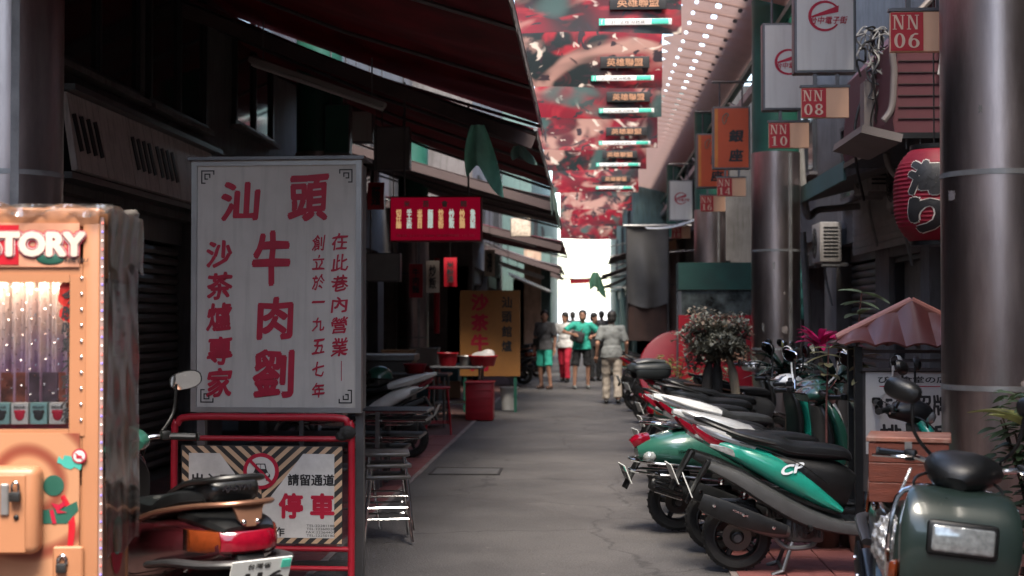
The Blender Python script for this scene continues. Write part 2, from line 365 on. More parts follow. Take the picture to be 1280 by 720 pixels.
building('shop_building', 'dark open shop behind the white beef restaurant sign on the left', -1, LX, 15.6, 24, 9, WALLD, [(16.2, 19.4, 2.9, 'roll'), (20, 23.5, 2.9, 'roll')], [(17.6, 4.6, 2, 1.4), (21.8, 4.6, 2, 1.4)])
building('shop_building', 'grey open shop building behind the yellow standing sign', -1, LX, 24, 34, 9, WALLG, [(24.6, 28.4, 2.9, 'roll'), (29.2, 33.4, 2.9, 'roll')], [(26.5, 4.6, 2, 1.4), (31, 4.6, 2, 1.4)])
building('shop_building', 'beige and grey narrow building beyond the left awnings', -1, -2.75, 34, 46, 8.5, WALLG, [(34.6, 39, 2.8, 'roll'), (39.8, 45.4, 2.8, 'roll')], [(36.5, 4.4, 2, 1.4), (42.5, 4.4, 2, 1.4)])
building('shop_building', 'teal tiled farthest building on the left side of the alley', -1, -1.8, 46, 88, 8.5, WALLT, [(47, 52, 2.8, 'roll'), (54, 60, 2.8, 'roll'), (64, 72, 2.8, 'roll')], [(49, 4.4, 2, 1.4), (57, 4.4, 2, 1.4), (67, 4.4, 2, 1.4)])
building('shop_building', 'dark plaster building right of the foreground steel pillar', 1, RX, -30, 13.4, 9.5, WALLD, [(4, 7.4, 2.7, 'shutter'), (9.4, 12.6, 2.7, 'roll')], [(6, 4.5, 2, 1.4), (11, 4.5, 2, 1.4)])
building('shop_building', 'grey building with a narrow door behind the potted plants', 1, RX, 13.4, 21.2, 9, WALLG, [(13.9, 15.2, 2.5, 'roll'), (15.6, 17.2, 2.3, 'door'), (18.0, 20.8, 2.6, 'shutter')], [(15.2, 3.7, 1.3, .9), (19.3, 3.7, 1.6, 1.0)])
building('shop_building', 'grey plaster building beyond the second steel pillar on the right', 1, RX, 21.2, 31, 9, WALLG, [(21.8, 25.4, 2.8, 'roll'), (26.4, 30.4, 2.8, 'roll')], [(23.5, 4.6, 2, 1.4), (28.5, 4.6, 2, 1.4)])
building('shop_building', 'dark building behind the hanging grey tarpaulin', 1, 2.5, 31, 44, 6.6, WALLD, [(31.6, 36.6, 2.8, 'roll'), (37.6, 43.4, 2.8, 'roll')], [(34, 4.6, 2, 1.4), (40.5, 4.6, 2, 1.4)])
building('shop_building', 'teal tiled farthest building on the right side of the alley', 1, 1.42, 44, 88, 8.5, WALLT, [(45, 50, 2.8, 'roll'), (52, 60, 2.8, 'roll'), (63, 72, 2.8, 'roll')], [(47.5, 4.4, 2, 1.4), (56, 4.4, 2, 1.4), (67, 4.4, 2, 1.4)])
fb = thing('far_building', 'pale sunlit low building closing the end of the alley', 'building', (-.5, 118, 0))
MB().box((0, 3, 1.5), (46, 6, 3.0)).build('wall', mat('pale_wall', (.86, .86, .85), .8, 0, .03), fb, smooth=0)
for i in range(-5, 6):
    for z in (1.5,):
        MB().box((i * 3.6, -.03, z), (1.7, .08, 1.3)).build('window', mat('pale_window', (.7, .72, .72), .3, 0, .1), fb, smooth=0)

building('shop_building', 'unseen grey building added behind the viewpoint to block sky reflections', 1, 0, -3, 3, 9, WALLG, [(-2, 2, 2.8, 'roll')], [(0, 4.6, 2, 1.4)])  # added out of view so the steel pillars do not mirror open sky
_b = C.objects[[o.name for o in C.objects if o.get('label') == 'unseen grey building added behind the viewpoint to block sky reflections'][0]]; _b.location = (-.3, -31, 0); _b.rotation_euler.z = R(-90)
_b.scale = (1, 1.6, 1)
# ------------------------------------------------------------------ steel pillars
STEELG = mat('steel_reflective', (.43, .36, .345), .34, 1, .3, 1.6, bump=.22, bscale=2.6, stretch=(2.5, 2.5, .5), dirt=.5, dscale=2.4, dcol=(.12, .08, .075))  # brown base and blotches paint the warm reflections into the steel
LBL = {('R', 0): 'wide stainless steel pillar in the right foreground behind the scooter with square headlight',
       ('R', 1): 'steel and green round pillar behind the NN 10 sign', ('R', 2): 'steel and green round pillar behind the orange signs',
       ('R', 3): 'fourth steel and green pillar on the right, half behind the dark green board', ('R', 4): 'farthest green pillar on the right side',
       ('L', 0): 'brown reflecting steel pillar above the claw machine at the left edge', ('L', 1): 'green topped pillar behind the white beef sign',
       ('L', 2): 'third pillar of the left row, behind the red menu lightbox', ('L', 3): 'farthest left pillar beyond the yellow sign'}
def pillar(tagk, x, y, rad=.3):
    p = thing('pillar', LBL[tagk], 'pillar', (x, y, 0), group='round arcade pillars')
    MB().lathe([(rad + .03, 0), (rad + .03, .18), (rad, .2), (rad, 3.62)], 48).build('steel_cladding', STEELG, p)
    MB().lathe([(rad - .012, 3.6), (rad - .012, 5.6)], 40).build('green_shaft', GREENP, p)
    sgn = -1 if x > 0 else 1
    for a in (-62, 118):
        an = R(a); cx, cy = math.cos(an) * (rad + .002), math.sin(an) * (rad + .002)
        st = MB().box((cx, cy, 1.9), (.012, .045, 3.4), rz=an).build('seam_strip', GALV, p, smooth=0)
        rv = MB()
        for i in range(11): rv.lathe([(.001, .006), (.008, .004), (.009, 0)], 8, Matrix.Translation((cx, cy, .35 + i * .3)) @ Euler((0, R(90), an), 'XYZ').to_matrix().to_4x4())
        rv.build('rivets', DARKSTEEL, st)
    MB().lathe([(rad + .004, 1.18), (rad + .004, 1.21)], 48).build('joint_band', GALV, p)
    MB().lathe([(rad + .004, 2.39), (rad + .004, 2.42)], 48).build('joint_band', GALV, p)
    return p
PAPER = mat('torn_paper', (.2, .17, .16), .8, 0, .3, 20, dirt=.4)
def stickers(p, seed, rad=.3, n=4, a0=-170, a1=-60):
    rr = random.Random(seed)
    for k in range(n):
        an = R(rr.uniform(a0, a1)); z = rr.uniform(1.0, 3.0); w_, h_ = rr.uniform(.02, .10) / rad, rr.uniform(.02, .13); jag = [rr.uniform(.6, 1) for _ in range(8)]
        MB().sheet(lambda u, v: ((rad + .0025) * math.cos(an + (u - .5) * w_ * jag[int(v * 7)]), (rad + .0025) * math.sin(an + (u - .5) * w_ * jag[int(v * 7)]), z + (v - .5) * h_ * jag[int(u * 4)]), 4, 7, .001).build('torn_sticker', PAPER if k % 3 else mat('tape_grey', (.2, .19, .18), .4, .3), p, smooth=0)
for i in range(5):
    pr_ = pillar(('R', i), 2.34, 8.3 + 9.5 * i)
    if i < 2: stickers(pr_, 40 + i)
for i in range(4):
    pr_ = pillar(('L', i), -3.32, 8.0 + 9.5 * i)
    if i < 1: stickers(pr_, 60, n=6, a0=-110, a1=-20)

# ------------------------------------------------------------------ canopy roof of overlapping perforated panels
CANP = mat('canopy_panel', (.56, .40, .365), .55, .0, .08, 2, dirt=.3, dscale=1.5, dcol=(.28, .17, .15), translucent=.22)
cn = thing('canopy_roof', 'pink perforated panel canopy roof above the hanging signs on the right', 'canopy', (0, -9.94, 0))
def canopy_panel(pitch=.66):
    xs = [1.13, 1.25, 1.36, 1.48, 1.63, 1.77, 1.92, 2.04, 2.3, 2.46]; holes = {2: .026, 4: .040, 6: .03}
    def zz(x, y):
        t = (2.46 - x) / 1.48
        return 5.42 + .42 * t - .10 * t * t - (y / pitch) * .07 
    mb = MB()
    for k in range(len(xs) - 1):
        xa, xb = xs[k], xs[k + 1]; t = (2.46 - (xa + xb) / 2) / 1.48
        hw = lambda x: pitch * (.56 if x > 1.40 else .56 - .44 * (1.40 - x) / .27)
        if k in holes:
            xc = (xa + xb) / 2; r = holes[k]
            ring = [(xb, 0), (xb, 1), (xc, 1), (xa, 1), (xa, 0), (xa, -1), (xc, -1), (xb, -1)]
            V = [(x, q * hw(x), 0) for x, q in ring] + [(xc + r * math.cos(R(45 * i)), 3.2 * r * math.sin(R(45 * i)), 0) for i in range(8)]
            V = [(x, y, zz(x, y)) for x, y, _ in V]
            mb.add(V, [(i, (i + 1) % 8, 8 + (i + 1) % 8, 8 + i) for i in range(8)])
        else:
            V = [(xa, -hw(xa)), (xb, -hw(xb)), (xb, 0), (xb, hw(xb)), (xa, hw(xa)), (xa, 0)]
            mb.add([(x, y, zz(x, y)) for x, y in V], [(0, 1, 2, 5), (5, 2, 3, 4)])
    return mb.mesh('panel', 0)
pm = canopy_panel()
for i in range(108): link('panel', pm, CANP, cn, (0, i * .66, 0))  # unseen run of panels past the viewpoint added to darken the near alley
MB().box((2.24, 35, 5.74), (.5, 70, .06)).build('hole_blocker', BLACKP, cn, smooth=0)  # dark plank added above the outer hole row to keep sky out of it
for x, z in ((2.44, 5.3),):
    pu = MB().box((x, 35, z + (.22 if x < 2 else 0)), (.08, 70, .1)).build('purlin', GALV if x > 2 else CANP, cn, smooth=0)
bm_ = thing('sign_beam', 'long grey steel beam over the right pillars carrying the hanging signs', 'beam', (2.3, 33, 0))
MB().box((0, 0, 4.72), (.1, 56, .12)).build('rail', GALV, bm_, smooth=0)
MB().box((0, 0, 5.1), (.07, 56, .07)).build('upper_rail', GREENP, bm_, smooth=0)
for i in range(14): MB().tube([(0, -27.5 + i * 4, 4.72), (0, -25.6 + i * 4, 5.1)], .02, 6).build('brace', GALV, bm_)

# ------------------------------------------------------------------ hanging banners with swirling red artwork
def banner_mat(k):
    m = bpy.data.materials.new('banner_print_%d' % k); m.use_nodes = True; n = m.node_tree.nodes; l = m.node_tree.links; b = n['Principled BSDF']
    tc = n.new('ShaderNodeTexCoord'); mp = n.new('ShaderNodeMapping'); mp.inputs['Location'].default_value = (k * 3.7, k * 1.3, k * 2.1); mp.inputs['Scale'].default_value = (.62, .62, .85); l.new(tc.outputs['Object'], mp.inputs[0])
    def noise(sc_, det, dist, off):
        m2 = n.new('ShaderNodeMapping'); m2.inputs['Location'].default_value = (off, off * .7, off * 1.9); l.new(mp.outputs[0], m2.inputs[0])
        q = n.new('ShaderNodeTexNoise'); q.inputs['Scale'].default_value = sc_; q.inputs['Detail'].default_value = det; q.inputs['Distortion'].default_value = dist; l.new(m2.outputs[0], q.inputs[0]); return q.outputs['Fac']
    def rng(src, a, b_):
        r = n.new('ShaderNodeMapRange'); r.interpolation_type = 'SMOOTHSTEP'; r.inputs[1].default_value = a; r.inputs[2].default_value = b_; l.new(src, r.inputs[0]); return r.outputs[0]
    def mixc(f, a, b_):
        x = n.new('ShaderNodeMix'); x.data_type = 'RGBA'; l.new(f, x.inputs[0])
        for s_, i in ((a, 6), (b_, 7)):
            if isinstance(s_, tuple): x.inputs[i].default_value = (*s_, 1)
            else: l.new(s_, x.inputs[i])
        return x.outputs[2]
    col = mixc(rng(noise(1.3, 2, .8, 0), .38, .62), (.010, .020, .022), (.24, .004, .020))
    col = mixc(rng(noise(2.6, 3, 1.6, 4), .50, .66), col, (.36, .02, .035))
    col = mixc(rng(noise(1.1, 2, 2.2, 9), .54, .66), col, (.42, .24, .20))
    col = mixc(rng(noise(3.4, 2, 2.8, 15), .58, .64), col, (.035, .022, .03))
    col = mixc(rng(noise(2.2, 2, 3.5, 22), .63, .70), col, (.68, .58, .50))
    col = mixc(rng(noise(1.7, 1, 1.0, 31), .60, .72), col, (.05, .10, .095))
    l.new(col, b.inputs['Base Color']); b.inputs['Roughness'].default_value = .45
    tr = n.new('ShaderNodeBsdfTranslucent'); l.new(col, tr.inputs[0]); ms = n.new('ShaderNodeMixShader'); ms.inputs[0].default_value = .36
    l.new(b.outputs[0], ms.inputs[1]); l.new(tr.outputs[0], ms.inputs[2]); l.new(ms.outputs[0], n['Material Output'].inputs[0])
    return m
GOLD = mat('banner_gold', (.55, .30, .18), .5, 0, .3, 20, translucent=.4)
BARW = mat('banner_bar_white', (.9, .92, .91), .5, 0, .03, translucent=.5)
BART = mat('banner_bar_teal', (.10, .70, .56), .5, 0, .1, translucent=.4)
BDK = mat('banner_dark', (.03, .03, .032), .5, 0, .2, translucent=.3)
ban = [(14.6, 40, 852, 643), (17.9, 108, 828, 648), (20.9, 147, 827, 668), (24.8, 186, 822, 672), (28.6, 212, 808, 680), (33, 240, 798, 690), (38, 262, 790, 705), (44, 282, 778, 712), (51, 299, 771, 700)]
oth = ['first and nearest of the red artwork banners, at the top edge', 'second banner, with pale beige patches and a white title stroke', 'third banner, mostly dark with a gold title', 'fourth banner, with a dark left half',
       'fifth banner in the row, narrower and red', 'sixth banner in the row, above the bright alley end', 'seventh banner in the row, partly hidden by its neighbours', 'eighth banner in the row, small and blurred', 'last and farthest banner, just above the bright alley end']
for k, (Y, vb, ur, ul) in enumerate(ban):
    a, b_ = at(ul, vb, Y), at(ur, vb, Y); wd = b_.x - a.x; H = 1.75
    o = thing('hanging_banner', oth[k], 'banner', ((a.x + b_.x) / 2, Y, b_.z), group='red artwork banners hung across the alley')
    fn = lambda u, v, wd=wd, k=k: ((u - .5) * wd, .03 * math.sin(u * 7 + k) * (1 - v * .5) + .015 * math.sin(v * 9 + k * 2), v * H + .02 * math.sin(u * 5 + k))
    MB().sheet(fn, 22, 10, .004).build('fabric', banner_mat(k), o)
    MB().tube([(-wd / 2 - .05, .01, H + .015), (wd / 2 + .05, .01, H + .015)], .018, 8).build('top_pole', GALV, o)
    MB().tube([(-wd / 2, 0, H), (-2.2, 0, H + .75)], .006, 5).build('rope', DARKSTEEL, o); MB().tube([(wd / 2, 0, H), (1.9, 0, H + .4)], .006, 5).build('rope', DARKSTEEL, o)
    bx = wd * .24; fy = lambda z: -.055
    if k < 6:
        MB().rbox((bx, fy(0), .10), (wd * .40, .010, .065), .03, 2).build('address_bar', BARW, o)
        MB().rbox((bx + wd * .13, fy(0) - .012, .10), (wd * .10, .006, .055), .02, 2).build('address_button', BART, o)
        MB().box((bx - wd * .215, fy(0) - .003, .10), (.06, .012, .068)).build('address_icon', BART, o, smooth=0)
        lettering('f', bx - wd * .215, .1, .02, .05, BARW, o, fy(0) - .012, .02)
        lettering('21 · 上班 分商城', bx - wd * .06, .10, wd * .2, .035, BDK, o, fy(0) - .01)
        MB().rbox((bx, fy(0) + .006, .30), (wd * .34, .012, .15), .07, 4).build('title_plate', BDK, o)
        lettering('英雄聯盟', bx, .30, wd * .25, .10, GOLD, o, fy(0) - .004, .02)

# ------------------------------------------------------------------ left awnings
AWN = mat('awning_maroon', (.14, .022, .03), .7, 0, .25, 3, dirt=.6, dscale=2, dcol=(.025, .012, .014), translucent=.2)
AWND = mat('awning_dark', (.08, .055, .055), .7, 0, .3, 3, dirt=.5, translucent=.1)
FRINGE = mat('awning_fringe', (.30, .27, .26), .6, 0, .4, 14, dirt=.5, translucent=.35)
aw = [(5.2, 16.6, 3.86, 5.15, -.54, AWN, 'largest maroon awning, nearest, stretching across the top of the left side'),
      (14.3, 20.8, 3.5, 4.92, -.52, AWN, 'second maroon awning, with a teal rag hanging below it'),
      (21.6, 28.6, 3.42, 4.5, -.52, AWND, 'third awning on the left, dark with a round knob at its tip'),
      (29.4, 36.5, 3.16, 4.1, -.52, AWN, 'fourth awning on the left, maroon with a pale card on it'),
      (38, 45, 2.95, 3.6, -.72, AWND, 'fifth awning on the left, dark and low'), (46.5, 54, 3.0, 3.5, -.9, AWND, 'sixth awning on the left, before the bright end')]
for k, (y0, y1, zt, zw, xt, m, lb) in enumerate(aw):
    xw = LX if y0 < 33 else (-2.75 if y0 < 45 else -1.95)
    o = thing('awning', lb, 'awning', (xw, (y0 + y1) / 2, zw), group='awnings of the left shops'); ym = (y0 + y1) / 2; W = xt - xw; dz = zt - zw
    n = int((y1 - y0) / .5)
    def fn(u, v): 
        y = y0 - ym + u * (y1 - y0); return (v * W, y, v * dz - .075 * math.sin(v * math.pi) * (1 + math.sin(u * 23)) - .03 * math.sin(u * 61 + 2) * v + .01 * math.sin(u * 40 + v * 3))
    MB().sheet(fn, n * 2, 12, .008).build('fabric', m, o)
    MB().tube([(W, y0 - ym - .03, dz - .02), (W, y1 - ym + .03, dz - .02)], .022, 8).build('front_bar', GALV, o)
    for yy in [y0 - ym + .05 + i * (y1 - y0 - .1) / 4 for i in range(5)]:
        MB().tube([(.0, yy, -.06), (W * .5, yy, dz * .5 - .13), (W, yy, dz - .05)], .022, 6).build('arm', DARKSTEEL, o)
    MB().box((W * .5, y0 - ym + .02, dz * .5 - .16), (math.hypot(W, dz) * .99, .05, .13), ry=-math.atan2(dz, W)).build('side_trim', AWND, o, smooth=0)
    fr = MB(); nn = int((y1 - y0) / .09)
    for i in range(nn):
        ya = y0 - ym + i * (y1 - y0) / nn; h = random.uniform(.10, .17) if k < 2 else .14
        fr.add([(W + .012, ya, dz), (W + .012, ya + .088, dz), (W + .02, ya + .07, dz - h), (W + .02, ya + .02, dz - h * random.uniform(.8, 1)),
                (W + .016, ya, dz), (W + .016, ya + .088, dz), (W + .024, ya + .07, dz - h), (W + .024, ya + .02, dz - h)], [(0, 1, 2, 3), (7, 6, 5, 4), (0, 4, 5, 1), (1, 5, 6, 2), (2, 6, 7, 3), (3, 7, 4, 0)])
    tag(fr.build('valance', FRINGE if k < 2 else m, o, smooth=0), kind='stuff')
# ------------------------------------------------------------------ scooters
def paint(key, col, rough=.28, metal=.0, coat=.7): return mat('paint_' + key, col, rough, metal, .1, 5, coat=coat, dirt=.22, dscale=4, dcol=tuple(c * .4 + .015 for c in col))
def wheel(sc_, x, name, spokes=3, red=False, z=.215):
    T = Matrix.Translation((x, 0, z)) @ Euler((R(90), 0, 0)).to_matrix().to_4x4()
    prof = [(.145, -.038), (.165, -.046), (.19, -.048), (.207, -.036), (.214, -.016), (.215, 0), (.214, .016), (.207, .036), (.19, .048), (.165, .046), (.145, .038), (.143, 0), (.145, -.038)]
    ty = MB().lathe(prof, 36, T, cap=False).build(name, RUBBER, sc_)
    tr = MB()
    for i in range(28):
        a = 2 * math.pi * i / 28
        for s in (-1, 1): tr.box((.2115 * math.cos(a + s * .05), .2115 * math.sin(a + s * .05), s * .02), (.01, .012, .03), M=T, rz=a)
    tr.build('tread', RUBBER, ty, smooth=0)
    rm = MB().lathe([(.147, -.04), (.138, -.042), (.125, -.02), (.125, .02), (.138, .042), (.147, .04)], 30, T, cap=False)
    rm.lathe([(.012, -.075), (.035, -.07), (.045, -.03), (.045, .03), (.035, .07), (.012, .075)], 16, T)
    for i in range(spokes):
        a = 2 * math.pi * i / spokes + .5; rm.rbox((.085 * math.cos(a), .085 * math.sin(a), 0), (.1, .035, .03), .008, 1, rz=a, M=T)
    rm.build('rim', mat('rim_dark', (.03, .03, .032), .4, .6, .2) if not red else mat('rim_alloy', (.3, .3, .3), .35, .8, .2), ty)
    MB().lathe([(.09, .022), (.09, .028), (.03, .028)], 20, T, cap=False).build('brake_disc', mat('brake_steel', (.09, .08, .075), .4, .9, .2), ty)
    return ty
def mirror(sc_, s, y, steer, shape='oval', shell=None, x0=.40, z0=1.03, rise=.23, glassm=MIRRORG, tilt=0):
    tip = Vector((x0 + .03, s * (y + .09), z0 + rise))
    base = Vector((x0 - .02, s * y, z0)); mid = (base + tip) / 2 + Vector((.02, s * .03, -.02))
    P = cat([tuple(base), tuple(mid), tuple(tip)], 4)
    st = MB().tube(P, .0075, 8, M=steer).build('mirror', shell or BLACKP, sc_)
    T = steer @ Matrix.Translation(tip + Vector((0, s * .045, .02))) @ Euler((R(s * 12), R(-8 + tilt), R(s * 8))).to_matrix().to_4x4()
    if shape == 'round': hw, hh, e = .055, .055, 2
    elif shape == 'square': hw, hh, e = .072, .045, 4.2
    else: hw, hh, e = .075, .043, 2.6
    sh = MB(); gl = MB(); n = 20
    def ring(x, k):
        out = []
        for j in range(n):
            a = 2 * math.pi * j / n; c, q = math.cos(a), math.sin(a)
            out.append((x, math.copysign(abs(c) ** (2 / e), c) * hw * k, math.copysign(abs(q) ** (2 / e), q) * hh * k))
        return out
    V = ring(-.012, 1) + ring(-.006, 1.06) + ring(.014, .95) + ring(.03, .6) + ring(.035, .15)
    F = [(i * n + j, i * n + (j + 1) % n, (i + 1) * n + (j + 1) % n, (i + 1) * n + j) for i in range(4) for j in range(n)] + [tuple(range(4 * n, 5 * n))]
    sh.add(V, F, T).build('shell', shell or BLACKP, st)
    gl.add(ring(-.009, .97), [tuple(range(n))], T).build('mirror_face', glassm, st)
    return st

def scooter(label, loc, rz, body, trim, style='sport', steer=0, seat=SEATM, tail=None, shell=None, mshape='oval', topbox=False, lean=0, headset=None, plate=True, detail=True, lowerm=None, muffler='plain', group='parked scooters', stand_lean=R(0)):
    o = thing('scooter', label, 'scooter', (loc[0], loc[1], loc[2] if len(loc) > 2 else .012), rz, group); o.rotation_euler.x = lean
    pale = tail is not None and tail in (P_WHITE, P_SILVER) and body is not P_TEAL
    tail = tail or body; headset = headset or body; lowerm = lowerm or trim
    wheel(o, -.63, 'rear_wheel', 5, False); wheel(o, .66, 'front_wheel', 3)
    # --- engine, swing arm, exhaust
    en = MB().rbox((-.42, .085, .25), (.46, .07, .13), .03, 3).rbox((-.22, 0, .27), (.24, .2, .16), .03, 2)
    en.tube([(-.63, -.1, .215), (-.63, .12, .215)], .025, 10).build('engine', mat('engine_alloy', (.10, .10, .10), .5, .6, .3, 20, bump=.1, dirt=.4), o)
    fn = MB()
    for i in range(7): fn.box((-.30 + i * .028, -.108, .285), (.01, .04, .11))
    fn.lathe([(.06, 0), (.062, .02), (.03, .03), (.028, .02)], 18, Matrix.Translation((-.21, -.1, .28)) @ Euler((R(90), 0, 0)).to_matrix().to_4x4()); fn.build('cooling_shroud', BLACKP, o)
    MB().tube(cat([(-.15, -.05, .2, ), (-.2, -.11, .17), (-.34, -.13, .17), (-.42, -.13, .25)], 4), .017, 8).build('exhaust_pipe', DARKSTEEL, o)
    if muffler == 'plain':
        mf = MB().tube(cat([(-.32, -.125, .265), (-.42, -.14, .28), (-.62, -.15, .345), (-.80, -.155, .415), (-.845, -.156, .432)], 4), [.032, .04, .045, .048, .05, .052, .053, .054, .055, .056, .056, .056, .056, .055, .052, .045, .03], 14).build('muffler', DARKSTEEL, o)
        MB().sweep([(-.34, .285, .012, .03), (-.5, .325, .014, .052), (-.72, .40, .014, .062), (-.86, .455, .012, .05)], 10, 3, 3.4, -.20).build('heat_shield', BLACKP, mf)
        bo = MB()
        for q in ((-.42, .30), (-.60, .375), (-.78, .43)): bo.lathe([(.001, .01), (.011, .009), (.012, 0)], 8, Matrix.Translation((q[0], -.213, q[1])) @ Euler((R(90), 0, 0)).to_matrix().to_4x4())
        bo.build('bolts', CHROME, mf)
    else:
        mf = MB().tube(cat([(-.32, -.125, .25), (-.45, -.15, .26), (-.66, -.16, .32), (-.86, -.165, .38)], 4), [.03, .045, .055, .06, .064, .066, .066, .066, .066, .066, .066, .064, .045], 14).build('muffler', BLACKP, o)
        hs = MB()
        for i in range(5): hs.rbox((-.74, -.228, .29 + i * .032), (.22, .012, .02), .006, 1, ry=R(18))
        hs.build('slotted_shield', CHROME, mf)
    # --- rear shock, stand, splash guard
    MB().tube([(-.60, .12, .26), (-.56, .12, .52)], .016, 8).build('shock_absorber', CHROME, o)
    sp = MB()
    for i in range(9):
        sp.tube([(-.598 + .004 * i + .022 * math.cos(a), .12 + .022 * math.sin(a), .29 + .024 * i + .024 * a / 6.3) for a in [k * .63 for k in range(11)]], .004, 4, cap=False)
    sp.build('shock_spring', REDP, o)
    MB().tube([(-.3, -.12, .2), (-.36, -.16, .03), (-.36, .16, .03), (-.3, .12, .2)], .013, 8).tube([(-.36, .16, .03), (-.43, .17, .006)], .014, 8).tube([(-.36, -.16, .03), (-.43, -.17, .006)], .014, 8).build('centre_stand', DARKSTEEL, o)
    # --- lower fairing and floor
    lf = [(-.80, .66, .12, .03), (-.62, .58, .155, .05), (-.42, .46, .175, .06), (-.22, .355, .18, .06), (0, .295, .185, .045), (.24, .275, .19, .04), (.40, .30, .185, .04), (.47, .38, .17, .035)]
    if style == 'retro': lf = [(-.40, .40, .17, .05)] + lf[3:]
    if style == 'classic': lf = [(-.50, .46, .17, .05)] + lf[3:]
    MB().sweep(lf, 16, 3, 4).build('lower_fairing', lowerm, o)
    MB().rbox((.16, 0, .326), (.36, .30, .02), .008, 1).build('floor_mat', BLACKP, o)
    g = MB()
    for i in range(6): g.box((.03 + i * .05, 0, .338), (.02, .25, .006))
    g.build('floor_ribs', BLACKP, o, smooth=0)
    # --- rear body
    if style == 'sport':
        MB().sweep([(.06, .50, .09, .12), (-.05, .54, .13, .15), (-.22, .60, .15, .13), (-.42, .66, .145, .10), (-.58, .72, .11, .07)], 18, 3, 2.8).build('under_seat_panel', BLACKP, o)
        MB().sweep([(.0, .395, .165, .02), (-.12, .47, .168, .055), (-.28, .58, .172, .09), (-.46, .675, .165, .085), (-.63, .745, .138, .06), (-.76, .79, .09, .04), (-.83, .815, .05, .022)], 18, 3, 2.8).build('rear_cowl', body, o)
        tc_ = MB().sweep([(-.40, .80, .155, .045), (-.55, .84, .15, .055), (-.70, .88, .125, .05), (-.84, .92, .08, .035), (-.93, .945, .035, .018)] if pale else [(-.52, .775, .12, .035), (-.64, .815, .115, .035), (-.77, .855, .085, .03), (-.88, .89, .04, .018)], 14, 3, 3).build('tail_cap', tail, o)
        for s in (-1, 1):
            MB().sweep([(-.66, .79, .006, .02), (-.76, .80, .01, .025), (-.85, .855, .008, .02), (-.90, .90, .004, .01)], 8, 3, 3, s * .085).build('tail_light', REDLENS, o)
            MB().sweep([(-.60, .72, .01, .022), (-.72, .765, .012, .02), (-.80, .79, .006, .01)], 8, 3, 3, s * .12).build('indicator', CLEARL, o)
        MB().tube(cat([(-.40, .14, .80), (-.62, .15, .855), (-.82, .10, .93), (-.88, 0, .945), (-.82, -.10, .93), (-.62, -.15, .855), (-.40, -.14, .80)], 4), .014, 8).build('grab_rail', tail if pale else trim, o)
        seatp = [(.06, .70, .07, .02), (.02, .735, .10, .04), (-.12, .75, .125, .052), (-.30, .765, .145, .05), (-.40, .80, .15, .055)] + ([(-.46, .81, .12, .03)] if pale else [(-.58, .835, .135, .045), (-.70, .85, .09, .025)]); tz = .60; tx = -.90
    elif style == 'retro':
        MB().sweep([(.04, .48, .10, .13), (-.06, .52, .15, .17), (-.25, .57, .19, .175), (-.45, .60, .215, .165), (-.65, .61, .205, .14), (-.82, .60, .15, .10), (-.93, .585, .08, .055)], 20, 3, 2.3).build('rear_cowl', body, o)
        MB().sweep([(-.84, .68, .075, .05), (-.92, .665, .07, .05), (-.965, .64, .05, .035)], 12, 3, 2.6).build('tail_light', REDLENS, o)
        for s in (-1, 1): MB().ell((-.86, s * .15, .56), (.05, .045, .04)).build('indicator', CLEARL, o)
        for z in (.50, .42):
            MB().tube(cat([(-.35, -.235, z - .03), (-.6, -.245, z), (-.85, -.21, z + .02), (-.96, -.1, z + .03), (-.97, 0, z + .03), (-.96, .1, z + .03), (-.85, .21, z + .02), (-.6, .245, z), (-.35, .235, z - .03)], 3), .011, 8).build('bumper_bar', CHROME, o)
        MB().tube(cat([(-.62, .11, .77), (-.80, .12, .80), (-.90, 0, .80), (-.80, -.12, .80), (-.62, -.11, .77)], 4), .012, 8).build('grab_rail', CHROME, o)
        seatp = [(.04, .70, .08, .02), (0, .735, .11, .045), (-.15, .76, .135, .055), (-.35, .775, .15, .05), (-.55, .79, .14, .045), (-.68, .785, .10, .025)]; tz = .50; tx = -.98
    else:
        MB().sweep([(.05, .48, .11, .13), (-.05, .53, .16, .17), (-.25, .585, .185, .16), (-.48, .63, .195, .135), (-.68, .665, .185, .10), (-.82, .68, .16, .075), (-.89, .685, .13, .05)], 20, 3, 3.2).build('rear_cowl', body, o)
        MB().sweep([(-.55, .765, .145, .03), (-.70, .765, .145, .035), (-.84, .75, .135, .035), (-.90, .74, .11, .02)], 14, 3, 3.2).build('tail_cover', trim, o)
        # wrap-around lens: red centre, amber corners
        def lens(y0, y1, m, n_='tail_light'):
            q = MB(); N = 8; prof = [(0, .655), (.012, .665), (.018, .70), (.006, .735), (0, .74)]
            def edge(y): t = abs(y) / .19; return -.925 + .17 * t ** 3
            V = []; F = []
            for i in range(N + 1):
                y = y0 + (y1 - y0) * i / N
                for (d, z) in prof: V.append((edge(y) - d, y, z))
                V.append((edge(y) + .05, y, .74)); V.append((edge(y) + .05, y, .655))
            K = len(prof) + 2
            for i in range(N):
                for j in range(K): a = i * K + j; b = i * K + (j + 1) % K; F.append((a, b, b + K, a + K))
            F.append(tuple(range(K))); F.append(tuple(range(N * K, N * K + K))[::-1])
            return q.add(V, F).build(n_, m, o)
        lens(-.12, .12, REDLENS); lens(.122, .19, AMBER, 'indicator'); lens(-.19, -.122, AMBER, 'indicator')
        MB().tube(cat([(-.42, -.205, .56), (-.66, -.21, .60), (-.86, -.19, .615), (-.965, -.10, .622), (-.98, 0, .624), (-.965, .10, .622), (-.86, .19, .615), (-.66, .21, .60), (-.42, .205, .56)], 3), .03, 10, flat=.55).build('rear_bumper', mat('bumper_grey', (.028, .028, .03), .4, 0, .2), o)
